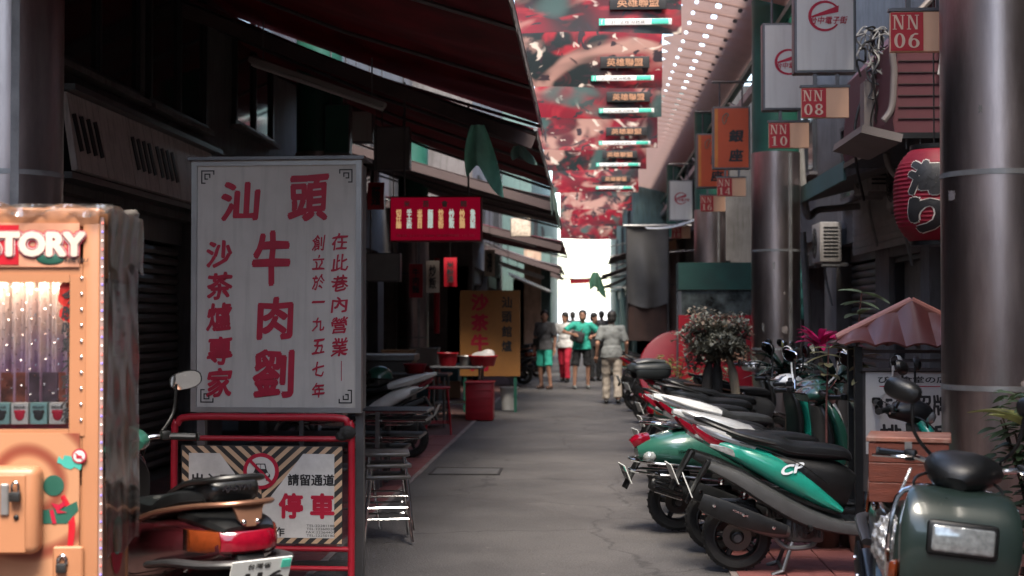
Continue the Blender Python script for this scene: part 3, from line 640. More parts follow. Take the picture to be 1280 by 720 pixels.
        gr = MB().tube(cat([(-.30, -.20, .735), (-.50, -.205, .785), (-.75, -.17, .83), (-.875, -.09, .845), (-.90, 0, .848), (-.875, .09, .845), (-.75, .17, .83), (-.50, .205, .785), (-.30, .20, .735)], 4), .017, 10, flat=.7).build('grab_rail', mat('rail_bronze', (.26, .13, .085), .35, .7, .2, dirt=.3), o)
        MB().prism([(-.07, .07), (.07, .07), (.05, 0), (.02, -.03), (-.02, -.03), (-.05, 0)], -.006, .006, Matrix.Translation((-.905, 0, .785)) @ Euler((R(-18), 0, R(-90))).to_matrix().to_4x4()).build('rail_bracket', mat('rail_bronze', ()), gr, smooth=0)
        bt = MB()
        for s in (-1, 1): bt.ell((-.917, s * .03, .775), (.008, .011, .011), 8, 6); bt.ell((-.31, s * .205, .735), (.02, .014, .018), 8, 6)
        bt.build('bolts', CHROME, gr)
        seatp = [(.05, .70, .08, .02), (.01, .735, .12, .045), (-.15, .755, .15, .055), (-.34, .765, .17, .055), (-.44, .80, .175, .06), (-.62, .845, .165, .055), (-.74, .86, .12, .03)]
        MB().tube(cat([(-.45, -.13, .85), (-.62, -.14, .905), (-.80, -.11, .935), (-.85, 0, .945), (-.80, .11, .935), (-.62, .14, .905), (-.45, .13, .85)], 4), .013, 8).build('top_rail', BLACKP, o)
        MB().sweep([(-.64, .88, .125, .03), (-.70, .885, .125, .055), (-.765, .885, .115, .05), (-.79, .88, .09, .02)], 14, 3, 3).build('back_pad', SEATM, o)
        tz = .645; tx = -.955
    st = MB().sweep(seatp, 18, 4, 3).build('seat', seat, o)
    MB().tube(cat([(q[0], -q[2] * .98, q[1] - .012) for q in seatp], 4), .004, 5).tube(cat([(q[0], q[2] * .98, q[1] - .012) for q in seatp], 4), .004, 5).build('piping', BLACKP, st)
    for s in (-1, 1):
        MB().tube([(-.20, s * .17, .30), (-.20, s * .25, .30)], .014, 8).build('foot_peg', BLACKP, o)
        if style == 'sport': MB().tube(cat([(-.08, s * .168, .56), (-.24, s * .178, .675), (-.44, s * .170, .762), (-.62, s * .142, .81)], 4), .0035, 5).build('panel_seam', BLACKP, o)
        if style == 'classic': MB().tube(cat([(-.04, s * .166, .46), (-.28, s * .190, .49), (-.55, s * .199, .54), (-.80, s * .172, .62)], 4), .0035, 5).build('panel_seam', BLACKP, o)
    MB().tube(cat([(-.40, .125, .24), (-.46, .16, .26), (-.56, .165, .32)], 3), .009, 6).build('kick_starter', CHROME, o); MB().rbox((-.62, .12, .37), (.24, .06, .13), .02, 2).build('air_filter_box', BLACKP, o)
    # --- mudguard and plate
    MB().sweep([(tx + .10, tz + .08, .06, .02), (tx + .03, tz - .04, .065, .014), (tx - .04, tz - .18, .07, .012)], 10, 3, 4).build('mudguard', BLACKP, o)
    if plate:
        T = Matrix.Translation((tx - .035, 0, tz - .07)) @ Euler((0, R(-22), 0)).to_matrix().to_4x4()
        p = MB().box((0, 0, 0), (.006, .26, .14), M=T).build('number_plate', mat('plate_white', (.6, .62, .6), .45, 0, .06, dirt=.2), o, smooth=0)
        if plate is not True:
            TL = T @ Matrix.Translation((-.0045, 0, 0)) @ Euler((0, 0, R(-90))).to_matrix().to_4x4()
            lettering(plate[0], -.01, .045, .10, .025, INK, p, 0, .01, M=TL); lettering(plate[1], 0, -.015, .21, .062, INK, p, 0, .03, M=TL)
            MB().box((.105, -.001, .045), (.04, .003, .035), M=TL).build('plate_sticker', BART, p, smooth=0)
    # --- front: fork, fender, apron
    fk = MB()
    for s in (-1, 1): fk.tube([(.66, s * .075, .215), (.585, s * .075, .46)], .018, 8)
    fk.tube([(.585, 0, .44), (.46, 0, .88)], .024, 10).build('fork', DARKSTEEL, o)
    arc = []
    for k in range(8):
        a = R(178 - k * 24); arc.append((.66 + .25 * math.cos(a), .215 + .25 * math.sin(a), .05 + .022 * math.sin(math.pi * k / 7), .014))
    MB().sweep(arc, 14, 3, 2.6).build('front_fender', body, o)
    aw_ = 1.0 if style != 'boxy' else 1.12
    ap = [(.47, .33, .14 * aw_, .03), (.555, .44, .175 * aw_, .045), (.60, .58, .20 * aw_, .05), (.575, .74, .21 * aw_, .05), (.52, .87, .19 * aw_, .045), (.475, .945, .13 * aw_, .03)]
    if style == 'boxy': ap = [(.47, .33, .16, .03), (.57, .46, .185, .045), (.625, .60, .21, .05), (.63, .74, .222, .05), (.605, .83, .218, .05), (.55, .895, .195, .04), (.48, .915, .17, .02)]
    MB().sweep([(.44, .34, .16, .02), (.485, .48, .185 * aw_, .03), (.50, .66, .195 * aw_, .035), (.465, .84, .18 * aw_, .03), (.44, .92, .12, .02)], 16, 3, 3.6).build('leg_shield', trim, o)
    a_ = MB().sweep(ap, 24, 4, 3.0 if style != 'boxy' else 4.5).build('front_apron', body, o)
    SM = Matrix.Translation((.47, 0, 0)) @ Euler((0, 0, steer)).to_matrix().to_4x4() @ Matrix.Translation((-.47, 0, 0))
    if style == 'boxy':
        MB().rbox((.668, .0, .765), (.05, .26, .13), .018, 2, ry=R(-8)).build('headlight_bezel', BLACKP, a_)
        MB().rbox((.682, .0, .765), (.03, .235, .105), .016, 3, ry=R(-8)).build('headlight', CLEARL, a_)
        for k in range(4): MB().rbox((.672, 0, .60 - k * .022), (.02, .17, .010), .004, 1).build('horn_slot', BLACKP, a_)
        MB().tube(cat([(.44, -.20, .42), (.50, -.235, .60), (.51, -.24, .76), (.47, -.20, .90), (.45, 0, .935), (.47, .20, .90), (.51, .24, .76), (.50, .235, .60), (.44, .20, .42)], 4), .010, 6).build('shield_trim', CHROME, a_)
        for s in (-1, 1): MB().rbox((.62, s * .225, .62), (.07, .03, .07), .012, 2, rz=R(s * 25)).build('indicator', AMBER, a_)
    else:
        for s in (-1, 1): MB().sweep([(.62, .60, .02, .012), (.625, .66, .028, .02), (.60, .72, .02, .01)], 8, 3, 2.4, s * .12).build('indicator', CLEARL, a_)
        MB().box((.652, 0, .57), (.008, .05, .03)).build('badge', CHROME, a_, smooth=0)
    # --- handlebar
    hs = MB().sweep([(.31, .985, .10, .035), (.37, 1.0, .15, .06), (.45, 1.0, .135, .075), (.53, .975, .10, .06), (.565, .955, .05, .03)], 18, 3, 2.4, M=SM).build('headset', headset, o)
    if style != 'boxy': MB().sweep([(.52, .975, .085, .045), (.56, .96, .075, .045), (.585, .95, .04, .022)], 12, 3, 2.2, M=SM).build('headlight', CLEARL, hs)
    MB().sweep([(.30, 1.01, .08, .008), (.36, 1.045, .09, .012), (.42, 1.06, .06, .01)], 10, 3, 3, M=SM).build('dashboard', mat('gauge_black', (.02, .02, .02), .12, 0, .2, coat=.6), hs)
    for s in (-1, 1):
        MB().tube(cat([(.40, s * .10, 1.005), (.37, s * .18, 1.02), (.33, s * .24, 1.02)], 4), .012, 8, M=SM).build('handlebar', CHROME, o)
        MB().tube([(.335, s * .235, 1.02), (.30, s * .345, 1.015)], .0175, 10, M=SM).lathe([(.021, 0), (.021, .01)], 10, SM @ Matrix.Translation((.298, s * .35, 1.015)) @ Euler((R(90), 0, 0)).to_matrix().to_4x4()).build('grip', BLACKP, o)
        MB().rbox((.35, s * .215, 1.025), (.05, .05, .045), .012, 2, M=SM).build('switch_box', BLACKP, o)
        MB().tube(cat([(.385, s * .20, 1.02), (.40, s * .26, 1.015), (.365, s * .36, 1.005)], 4), .006, 6, M=SM).build('brake_lever', CHROME, o)
        mirror(o, s, .20 if style != 'boxy' else .12, SM, mshape, shell)
    MB().tube(cat([(.42, .10, .98), (.52, .16, .93), (.54, .10, .80)], 5), .006, 6).build('brake_cable', BLACKP, o); MB().tube(cat([(.42, -.10, .98), (.50, -.17, .94), (.53, -.11, .80)], 5), .006, 6).build('brake_cable', BLACKP, o)
    if topbox:
        t = MB().sweep([(-1.02, .95, .14, .05), (-1.0, .96, .19, .09), (-.85, .96, .205, .10), (-.68, .96, .20, .10), (-.60, .96, .16, .07)], 20, 3, 3.6).build('top_case', mat('topcase_black', (.022, .026, .027), .4, 0, .2), o)
        MB().sweep([(-1.03, .985, .195, .008), (-.8, .985, .212, .008), (-.59, .985, .19, .008)], 14, 3, 5).build('lid_seam', BLACKP, t)
        MB().sweep([(-1.0, 1.05, .15, .02), (-.85, 1.072, .165, .03), (-.66, 1.06, .14, .025)], 14, 3, 3).build('lid', mat('topcase_lid', (.05, .055, .056), .35, 0, .2), t)
    return o

P_TEAL = paint('teal', (.004, .27, .195)); P_GREEN = paint('deep_green', (.018, .10, .072)); P_SILVER = paint('silver', (.50, .51, .51), .3, .3)
P_WHITE = paint('white', (.66, .67, .66)); P_BLACK = paint('black', (.014, .015, .016), .22); P_DRED = paint('dark_red', (.05, .007, .010), .25)
P_SAGE = paint('sage', (.018, .032, .028), .3, .1, .6); GREYPL = mat('grey_plastic', (.055, .057, .058), .5, 0, .12, 20, bump=.08, bscale=200, dirt=.2); P_DKGR = paint('bottle_green', (.01, .055, .04))
P_GREY = paint('graphite', (.07, .072, .075), .3, .4)

s_teal = scooter('bright teal scooter with black seat and black muffler, nearest of the right row', (1.56, 8.95), R(-2), P_TEAL, BLACKP, 'sport', steer=R(-18), tail=P_SILVER, lowerm=GREYPL, headset=BLACKP, mshape='oval')
TS = Matrix.Translation((-.30, -.172, .655)) @ Euler((R(-14), R(-12), 0)).to_matrix().to_4x4()
lettering('CP', 0, 0, .15, .06, P_WHITE, s_teal, 0, .04, .35, name='emblem', M=TS)
lettering('FORTUNE', 0, 0, .10, .012, CHROME, s_teal, 0, .01, name='emblem', M=Matrix.Translation((-.62, -.2165, .385)) @ Euler((0, R(22), 0)).to_matrix().to_4x4())
scooter('silver white scooter tail with red lamp strips just behind the teal one', (1.50, 9.78), R(6), P_SILVER, BLACKP, 'sport', steer=R(12), tail=P_SILVER, headset=P_GREY, plate=True, mshape='square', shell=P_SILVER)
s_ret = scooter('deep green rounded scooter with chrome bumper bars and slotted exhaust shield', (1.28, 10.72), R(9), P_GREEN, BLACKP, 'retro', steer=R(15), muffler='slotted', mshape='square', shell=CHROME, headset=P_DKGR, plate=('台灣', 'MQP'))
lettering('VIVO', 0, 0, .08, .025, CHROME, s_ret, 0, .02, .3, name='emblem', M=Matrix.Translation((-.62, -.212, .60)))
scooter('white scooter with a teal tail tip, fourth in the right row', (1.44, 11.75), R(12), P_WHITE, P_GREY, 'sport', seat=mat('seat_grey', (.035, .037, .038), .35, 0, .15, 20, bump=.1, bscale=160), steer=R(20), tail=P_WHITE, headset=P_DKGR, mshape='round', shell=P_WHITE)
scooter('white and green scooter in front of the potted tree, fifth in the right row', (1.36, 12.75), R(10), P_TEAL, BLACKP, 'sport', steer=R(10), tail=P_WHITE, headset=P_WHITE, mshape='round')
scooter('dark green scooter with dull black seat, sixth in the right row', (1.50, 13.7), R(6), P_DKGR, BLACKP, 'classic', steer=R(25), headset=P_DKGR, mshape='square', shell=CHROME)
scooter('black scooter behind the dark green one, seventh in the right row', (1.62, 14.5), R(14), P_BLACK, BLACKP, 'sport', steer=R(-15), headset=P_BLACK, mshape='round', shell=CHROME)
scooter('grey scooter by the leafy plants, eighth in the right row', (1.95, 15.9), R(14), P_GREY, BLACKP, 'classic', steer=R(15), headset=P_SILVER)
scooter('black scooter with a large black top case', (1.52, 16.6), R(10), P_BLACK, P_GREY, 'sport', steer=R(10), tail=P_BLACK, topbox=True, headset=P_SILVER)
scooter('dark scooter parked far right near the walking man', (1.5, 21.5), R(14), P_TEAL, BLACKP, 'sport', steer=R(10), tail=P_BLACK, headset=P_BLACK)
scooter('far black scooter beside the brown panel on the right', (1.45, 24.0), R(8), P_BLACK, BLACKP, 'sport', steer=R(-10), headset=P_GREY)
scooter('far teal and black scooter under the hanging tarpaulin', (1.42, 27.0), R(10), P_TEAL, BLACKP, 'classic', steer=R(12), headset=P_BLACK)
# left side
s_red = scooter('dark red scooter with wide red tail light, in front of the no parking barrier', (-1.93, 6.27), R(131), P_DRED, BLACKP, 'classic', steer=R(-8), headset=P_GREEN, mshape='oval', plate=('台灣省', '·J16'))
lettering('RJ-SYM', 0, 0, .13, .03, CHROME, s_red, 0, .05, .25, name='emblem', M=Matrix.Translation((-.797, 0, .895)) @ Euler((0, 0, R(-90))).to_matrix().to_4x4())
scooter('white sporty scooter with a green helmet on its seat on the left', (-2.62, 15.9), R(180), P_WHITE, BLACKP, 'sport', steer=R(10), tail=P_WHITE, headset=P_GREY, muffler='plain')
scooter('far dark scooter on the left beyond the yellow sign', (-2.1, 33.2), R(170), P_BLACK, BLACKP, 'classic', steer=R(10), headset=P_SILVER)
scooter('farthest left scooter beside the man in teal shorts', (-1.9, 37.2), R(165), P_GREY, BLACKP, 'sport', steer=R(-10), headset=P_WHITE)
# near scooter facing the camera
s_near = scooter('grey green scooter with rectangular headlight facing the camera in the right foreground', (1.36, 6.02), R(-95), P_SAGE, P_SAGE, 'boxy', lean=R(-6), steer=R(-20), headset=BLACKP, mshape='oval', plate=False)
# ------------------------------------------------------------------ white beef restaurant lightbox
ALU = mat('aluminium_frame', (.34, .33, .32), .4, .8, .15, dirt=.3)
def corner_marks(o, w, h, y, m):
    for sx in (-1, 1):
        for sz in (-1, 1):
            q = MB(); X, Z = sx * (w / 2 - .045), sz * (h / 2 - .045)
            def bar(a, b, cc, d): q.box((X - sx * (a + cc) / 2, y, Z - sz * (b + d) / 2), (abs(cc - a) + .006, .002, abs(d - b) + .006))
            bar(0, 0, .075, 0); bar(0, 0, 0, .075); bar(.075, 0, .075, .02); bar(0, .075, .02, .075); bar(.02, .02, .05, .02); bar(.02, .02, .02, .05); bar(.05, .02, .05, .035); bar(.035, .035, .05, .035)
            q.build('corner_ornament', m, o, smooth=0)
a, b = at(238, 515, 8.55), at(453, 200, 8.55)
bs = thing('lightbox_sign', 'large white lightbox with red beef restaurant characters on a dark post frame', 'sign', ((a.x + b.x) / 2, 8.55, 0)); W, H = b.x - a.x, b.z - a.z; ZC = (a.z + b.z) / 2; bs.rotation_euler.z = R(-2)
MB().rbox((0, .12, ZC), (W - .03, .22, H - .03), .006, 1).build('housing', mat('housing_grey', (.12, .115, .11), .6, .2, .2, dirt=.5), bs)
MB().box((0, .006, ZC), (W - .05, .012, H - .05)).build('face_panel', SIGNW, bs, smooth=0)
fr = MB()
for s in (-1, 1): fr.box((s * (W / 2 - .016), .01, ZC), (.034, .05, H)); fr.box((0, .0105, ZC + s * (H / 2 - .015)), (W - .066, .049, .032))
fr.build('face_frame', ALU, bs, smooth=0)
pn = thing_y = -.003
def PX(u): return (u - 345.5) / 215 * W
def PZ(v): return ZC + (357.5 - v) / 315 * H
def brush(ch, u0, v0, u1, v1, off=.035, sh=.06): lettering(ch, PX((u0 + u1) / 2), PZ((v0 + v1) / 2), (u1 - u0) / 215 * W, (v1 - v0) / 315 * H, SIGNR, bs, -.0035, off, sh, wob=.0035)
brush('頭', 360, 218, 412, 277); brush('汕', 275, 226, 325, 276); brush('牛', 315, 288, 364, 358); brush('肉', 320, 370, 368, 425); brush('劉', 316, 436, 370, 497)
for ch, v0, v1 in (('沙', 300, 334), ('茶', 340, 374), ('爐', 378, 414), ('專', 420, 456), ('家', 460, 497)): brush(ch, 257, v0, 290, v1)
for ch, v0, v1 in (('創', 294, 313), ('立', 319, 337), ('於', 343, 362), ('一', 376, 379), ('九', 396, 414), ('五', 424, 442), ('七', 452, 470), ('年', 478, 497)): brush(ch, 391, v0, 407, v1, .02)
for ch, v0, v1 in (('在', 292, 312), ('此', 318, 339), ('巷', 344, 364), ('內', 370, 391), ('營', 396, 417), ('業', 422, 445)): brush(ch, 415, v0, 436, v1, .02)
MB().box((PX(428), -.0035, PZ(463)), (.004, .002, .12)).build('stroke', SIGNR, bs, smooth=0)
q = Matrix.Translation((0, 0, ZC)); 
mk = MB(); cm = thing_y
for sx in (-1, 1):
    for sz in (-1, 1):
        m_ = MB(); X, Z = sx * (W / 2 - .06), sz * (H / 2 - .06)
        def bar(a0, b0, a1, b1): m_.box((X - sx * (a0 + a1) / 2, -.0035, ZC + Z - sz * (b0 + b1) / 2), (abs(a1 - a0) + .007, .002, abs(b1 - b0) + .007))
        for t_ in ((0, 0, .075, 0), (0, 0, 0, .075), (.075, 0, .075, .02), (0, .075, .02, .075), (.02, .02, .05, .02), (.02, .02, .02, .05), (.05, .02, .05, .04), (.02, .05, .035, .05)): bar(*t_)
        m_.build('corner_ornament', INK, bs, smooth=0)
MB().box((0, .1, ZC + H / 2 + .012), (W + .04, .28, .02)).build('top_cover', DARKSTEEL, bs, smooth=0)
for s in (-1, 1): MB().box((s * (W / 2 - .03), .12, (ZC - H / 2) / 2), (.05, .05, ZC - H / 2)).build('post', DARKSTEEL, bs, smooth=0)
MB().box((0, .12, .08), (W - .11, .04, .04)).build('cross_rail', DARKSTEEL, bs, smooth=0)

# ------------------------------------------------------------------ red tubular no-parking barrier
a, b = at(216, 720, 8.2), at(440, 522, 8.2)
ba = thing('barrier', 'red tubular barrier with striped no parking board below the white sign', 'barrier', ((a.x + b.x) / 2, 8.2, 0)); W = b.x - a.x; HT = b.z
ba.rotation_euler.z = R(-2); h2 = W / 2
MB().tube(cat([(-h2, 0, .04), (-h2, 0, HT - .12), (-h2 + .02, 0, HT - .04), (-h2 + .09, 0, HT), (0, 0, HT), (h2 - .09, 0, HT), (h2 - .02, 0, HT - .04), (h2, 0, HT - .12), (h2, 0, .04)], 4), .021, 12).build('tube_frame', REDP, ba)
zt, zb = at(0, 553, 8.2).z, at(0, 678, 8.2).z
MB().tube([(-h2, 0, zt + .03), (h2, 0, zt + .03)], .016, 10).build('rail', REDP, ba); MB().tube([(-h2, 0, zb - .02), (h2, 0, zb - .02)], .016, 10).build('rail', REDP, ba)
MB().tube([(-h2, 0, .14), (h2, 0, .14)], .014, 10).build('rail', REDP, ba)
for s in (-1, 1): MB().tube(cat([(s * h2, -.25, .02), (s * h2, -.1, .05), (s * h2, .1, .05), (s * h2, .25, .02)], 3), .02, 8).build('foot', REDP, ba)
BW, BH = W - .10, zt - zb - .02; bc = (zt + zb) / 2
bd = MB().box((0, -.012, bc), (BW, .016, BH)).build('board', mat('board_black', (.025, .025, .025), .5, 0, .2, dirt=.2), ba, smooth=0)
STR = mat('stripe_tan', (.50, .34, .22), .5, 0, .1, dirt=.3); BWH = mat('board_white', (.52, .51, .49), .5, 0, .08, 4, dirt=.3, dscale=5)
import itertools
def clip(poly, x0, x1, z0, z1):
    for ax, lim, sg in ((0, x0, 1), (0, x1, -1), (1, z0, 1), (1, z1, -1)):
        out = []
        for i in range(len(poly)):
            p, q_ = poly[i], poly[(i + 1) % len(poly)]; ip = (p[ax] - lim) * sg >= 0; iq = (q_[ax] - lim) * sg >= 0
            if ip: out.append(p)
            if ip != iq:
                t = (lim - p[ax]) / (q_[ax] - p[ax]); out.append((p[0] + (q_[0] - p[0]) * t, p[1] + (q_[1] - p[1]) * t))
        poly = out
        if not poly: return None
    return poly
for k in range(-16, 18):
    xx = k * .075
    for sg, lo, hi in ((1, -BW / 2, 0), (-1, 0, BW / 2)):
        # left half leans one way, right half the other, meeting in a V
        x_ = xx; pg = clip([(x_ - BH * .55 * sg, bc + BH / 2), (x_ + .036 - BH * .55 * sg, bc + BH / 2), (x_ + .036 + BH * .55 * sg, bc - BH / 2), (x_ + BH * .55 * sg, bc - BH / 2)], lo + .004, hi - .0, bc - BH / 2 + .004, bc + BH / 2 - .004)
        if pg and len(pg) > 2: MB().prism(pg, -.0225, -.0205).build('stripe', STR, bd, smooth=0)
mgn = .045; i0, i1 = -BW / 2 + mgn, BW / 2 - mgn; zl, zh = bc - BH / 2 + mgn * .8, bc + BH / 2 - mgn
white = [(i0, zl), (i1, zl), (i1, zh), (BW * .26, zh), (0, bc - BH * .15), (-BW * .26, zh), (i0, zh)]
MB().prism(white, -.0255, -.0225).build('white_field', BWH, bd, smooth=0)
cz = bc + BH * .24; rr = .105
MB().lathe([(rr, 0), (rr, .004)], 40, Matrix.Translation((0, -.026, cz)) @ Euler((R(90), 0, 0)).to_matrix().to_4x4()).build('round_sign', SIGNR, bd, smooth=0)
MB().lathe([(rr - .022, 0), (rr - .022, .002)], 40, Matrix.Translation((0, -.0305, cz)) @ Euler((R(90), 0, 0)).to_matrix().to_4x4()).build('round_field', BWH, bd, smooth=0)
cr = MB(); yy = -.0345
cr.prism([(-.045, cz - .01), (-.034, cz + .012), (-.027, cz + .045), (.027, cz + .045), (.034, cz + .012), (.045, cz - .01), (.055, cz - .018), (.055, cz - .035), (-.055, cz - .035), (-.055, cz - .018)], yy, yy + .001)
for s in (-1, 1): cr.box((s * .04, yy, cz - .043), (.018, .001, .022))
cr.build('car_pictogram', INK, bd, smooth=0)
cr = MB(); cr.prism([(-.027, cz + .014), (-.021, cz + .039), (-.002, cz + .039), (-.002, cz + .014)], yy - .002, yy - .001); cr.prism([(.027, cz + .014), (.021, cz + .039), (.002, cz + .039), (.002, cz + .014)], yy - .002, yy - .001)
for s in (-1, 1): cr.lathe([(.010, 0), (.010, .001)], 12, Matrix.Translation((s * .038, yy - .001, cz - .018)) @ Euler((R(90), 0, 0)).to_matrix().to_4x4())
cr.box((0, yy - .0015, cz - .02), (.04, .001, .01)); cr.build('car_details', BWH, bd, smooth=0)
MB().box((0, yy - .004, cz), (.18, .002, .017), ry=R(45)).build('slash', SIGNR, bd, smooth=0)
lettering('請留通道', BW * .31, bc + BH * .155, BW * .29, .068, INK, bd, -.027, .03); lettering('出入口', -BW * .31, bc + BH * .155, BW * .25, .068, INK, bd, -.027, .03)
lettering('停', BW * .185, bc - BH * .11, .145, .15, SIGNR, bd, -.027, .045); lettering('車', BW * .38, bc - BH * .11, .145, .15, SIGNR, bd, -.027, .045)
lettering('請', -BW * .36, bc - BH * .11, .145, .15, SIGNR, bd, -.027, .045); lettering('勿', -BW * .16, bc - BH * .11, .145, .15, SIGNR, bd, -.027, .045)
lettering('謝謝合作', -.0, bc - BH * .375, .28, .055, INK, bd, -.027, .02)
lettering('TEL:22281188\nTEL:22260028\nFAX:22264409\nTEL:22250180', BW * .37, bc - BH * .36, .17, .07, INK, bd, -.027, .0)
MB().ell((h2 - .02, -.02, zt + .07), (.05, .05, .04)).ell((h2 - .05, -.02, zt + .05), (.04, .04, .03)).build('twine_knot', mat('twine_black', (.02, .02, .02), .9, 0, .4, 40, bump=.9, bscale=60), ba)

# ------------------------------------------------------------------ claw machine
OR = mat('claw_orange', (.37, .165, .085), .38, 0, .05, 4, dirt=.06)
ORL = mat('claw_art_orange', (.42, .2, .1), .35, 0, .08, 3)
cl = thing('claw_machine', 'orange claw crane machine with plastic sheet draped on top', 'claw machine', (0, 0, 0)); phi = R(6)
RXc, RYc = at(106, 400, 4.95).x, 4.95
CW, CD = .74, .50
cl.rotation_euler.z = phi; cl.location = (RXc - CW / 2 * math.cos(phi) - CD / 2 * math.sin(-phi) * -1 * -1, RYc - CW / 2 * math.sin(phi) + CD / 2 * math.cos(phi), 0)
def cz_(v): return 1.6 + (395 - v) / 359.0
def cx_(u): return CW / 2 - (106 - u) / 359.0
F = -CD / 2; TOP = cz_(277)
bdy = MB()
bdy.box((0, .0, .5), (CW - .02, CD - .02, 1.0)); bdy.build('lower_cabinet', OR, cl, smooth=0)
for sx in (-1, 1):
    for sy in (-1, 1): MB().rbox((sx * (CW / 2 - .03), sy * (CD / 2 - .03), TOP / 2 + .01), (.06, .06, TOP - .02), .008, 2).build('corner_post', OR, cl)
MB().rbox((0, 0, TOP + .02), (CW, CD, .07), .015, 2).build('roof', OR, cl)
MB().box((0, F + .02, cz_(337)), (CW - .12, .035, .045)).build('header_rail', OR, cl, smooth=0)
MB().box((0, F + .02, cz_(552)), (CW - .12, .036, .07)).build('sill_rail', OR, cl, smooth=0)
HD = mat('header_art', (.42, .2, .13), .3, 0, .35, 5)
hd = MB().box((-.02, F + .004, cz_(305)), (CW - .10, .02, .155)).build('header_panel', HD, cl, smooth=0)
RB = mat('header_red', (.40, .01, .02), .35, 0, .2); MB().box((-.1, F - .0075, cz_(305)), (CW - .36, .002, .14)).build('header_red_field', RB, hd, smooth=0)
x1 = cx_(88)
for off, m_, y in ((.16, SIGNR, -.012), (.115, mat('letter_white_line', (.5, .42, .4), .4), -.014), (.09, mat('letter_maroon', (.22, .004, .02), .4), -.016), (.06, mat('letter_cream', (.6, .5, .43), .4), -.018)):
    wd = .345 + off * .12; lettering('STORY', x1 - .172, cz_(304), wd, .082 + off * .13, m_, hd, F + y + .004, off, name='title', dirs=14)
lettering('FEILOLI', cx_(78), cz_(324), .085, .014, INK, hd, F - .0095, .02, .3)
MB().ell((cx_(45), F - .008, cz_(322)), (.05, .003, .022)).build('header_leaf', GREENP, hd)
wf = MB()
for s in (-1, 1): wf.box((s * (CW / 2 - .075), F + .012, cz_(446)), (.055, .03, cz_(345) - cz_(547)))
for v in (347, 544): wf.box((0, F + .0125, cz_(v)), (CW - .21, .029, .03))
wf.build('door_frame', OR, cl, smooth=0)
bt = MB()
for v in range(347, 545, 20): bt.ell((cx_(84), F - .005, cz_(v)), (.006, .005, .006), 8, 5)
bt.build('door_bolts', CHROME, cl)
MB().box((0, F + .02, cz_(446)), (CW - .20, .006, cz_(352) - cz_(540))).build('window_glass', glass('claw_glass', (.93, .93, .93), .05), cl, smooth=0)
# inside: sparkling curtain, posters, prizes, tray
def curtain_mat():
    m = mat('curtain_sparkle', (.42, .30, .30), .3, .2, .5, 3, bump=.8, bscale=55, stretch=(1, 1, .4)); n = m.node_tree.nodes; l = m.node_tree.links; b = n['Principled BSDF']
    tc = n.new('ShaderNodeTexCoord'); sx = n.new('ShaderNodeSeparateXYZ'); l.new(tc.outputs['Object'], sx.inputs[0])
    cr = n.new('ShaderNodeValToRGB'); e = cr.color_ramp.elements; e[0].position = .15; e[0].color = (.42, .14, .18, 1); e[1].position = .9; e[1].color = (.75, .66, .58, 1)
    x = e.new(.45); x.color = (.50, .36, .52, 1); x = e.new(.65); x.color = (.68, .56, .54, 1)
    mr = n.new('ShaderNodeMapRange'); mr.inputs[1].default_value = 1.1; mr.inputs[2].default_value = 1.75; l.new(sx.outputs['Z'], mr.inputs[0])
    nz = n.new('ShaderNodeTexNoise'); nz.inputs['Scale'].default_value = 6; l.new(tc.outputs['Object'], nz.inputs[0]); ad = n.new('ShaderNodeMath'); ad.operation = 'MULTIPLY_ADD'; ad.inputs[1].default_value = .7; l.new(nz.outputs['Fac'], ad.inputs[0])
    sb = n.new('ShaderNodeMath'); sb.operation = 'SUBTRACT'; sb.inputs[1].default_value = .35; l.new(mr.outputs[0], sb.inputs[0]); l.new(sb.outputs[0], ad.inputs[2]); l.new(ad.outputs[0], cr.inputs[0]); l.new(cr.outputs[0], b.inputs['Base Color']); return m
CUR = curtain_mat()
MB().sheet(lambda u, v: (-CW / 2 + .06 + u * (cx_(62) + CW / 2 - .06), F + .10 + .022 * math.sin(u * 75) + .008 * math.sin(u * 190), cz_(545) + v * (cz_(350) - cz_(545))), 160, 3, .002).build('curtain', CUR, cl)
sq = MB()
for i in range(34):
    for j in range(26):
        u = i / 33; x = -CW / 2 + .07 + u * (cx_(60) + CW / 2 - .07); 
        if (i * 7 + j * 13) % 5 < 2: sq.box((x, F + .07 + .006 * ((i * 3 + j) % 4), cz_(352) - .018 * j - .004 * (i % 3)), (.006, .003, .006), rz=.4 * ((i + j) % 5 - 2), rx=.3 * ((i * j) % 5 - 2))
tag(sq.build('sequins', CHROME, cl, smooth=0), kind='stuff')
MB().box((0, CD / 2 - .04, cz_(446)), (CW - .12, .02, .72)).build('back_panel', mat('claw_back', (.12, .02, .04), .5, 0, .4, 6), cl, smooth=0)
TRAY = mat('tray_magenta', (.42, .008, .06), .6, 0, .2); MB().box((0, .0, cz_(541)), (CW - .14, CD - .12, .06)).build('prize_tray', TRAY, cl, smooth=0)
POS = [mat('poster_a', (.22, .06, .04), .4, 0, .9, 14), mat('poster_b', (.08, .05, .07), .4, 0, .9, 11)]
for i in range(6): MB().box((cx_(66) - i * .105, F + .085, cz_(498)), (.10, .012, .17)).build('picture_box', POS[i % 2], cl, smooth=0)
PZC = [mat('prize_white', (.55, .56, .55), .5, 0, .1), mat('prize_teal', (.22, .42, .42), .5, 0, .1)]
for i in range(6):
    x = cx_(52) - i * .066; pb = MB().box((x, F + .045, cz_(519)), (.058, .04, .075)).build('prize_box', PZC[i % 2], cl, smooth=0)
    MB().ell((x, F + .024, cz_(521)), (.017, .002, .02), 10, 6).ell((x - .013, F + .024, cz_(517)), (.008, .002, .008), 8, 5).ell((x + .013, F + .024, cz_(517)), (.008, .002, .008), 8, 5).build('bear_print', SIGNR if i % 2 == 0 else INK, pb)
    lettering('BEAR', x, cz_(511), .04, .009, INK, pb, F + .0235, .02)
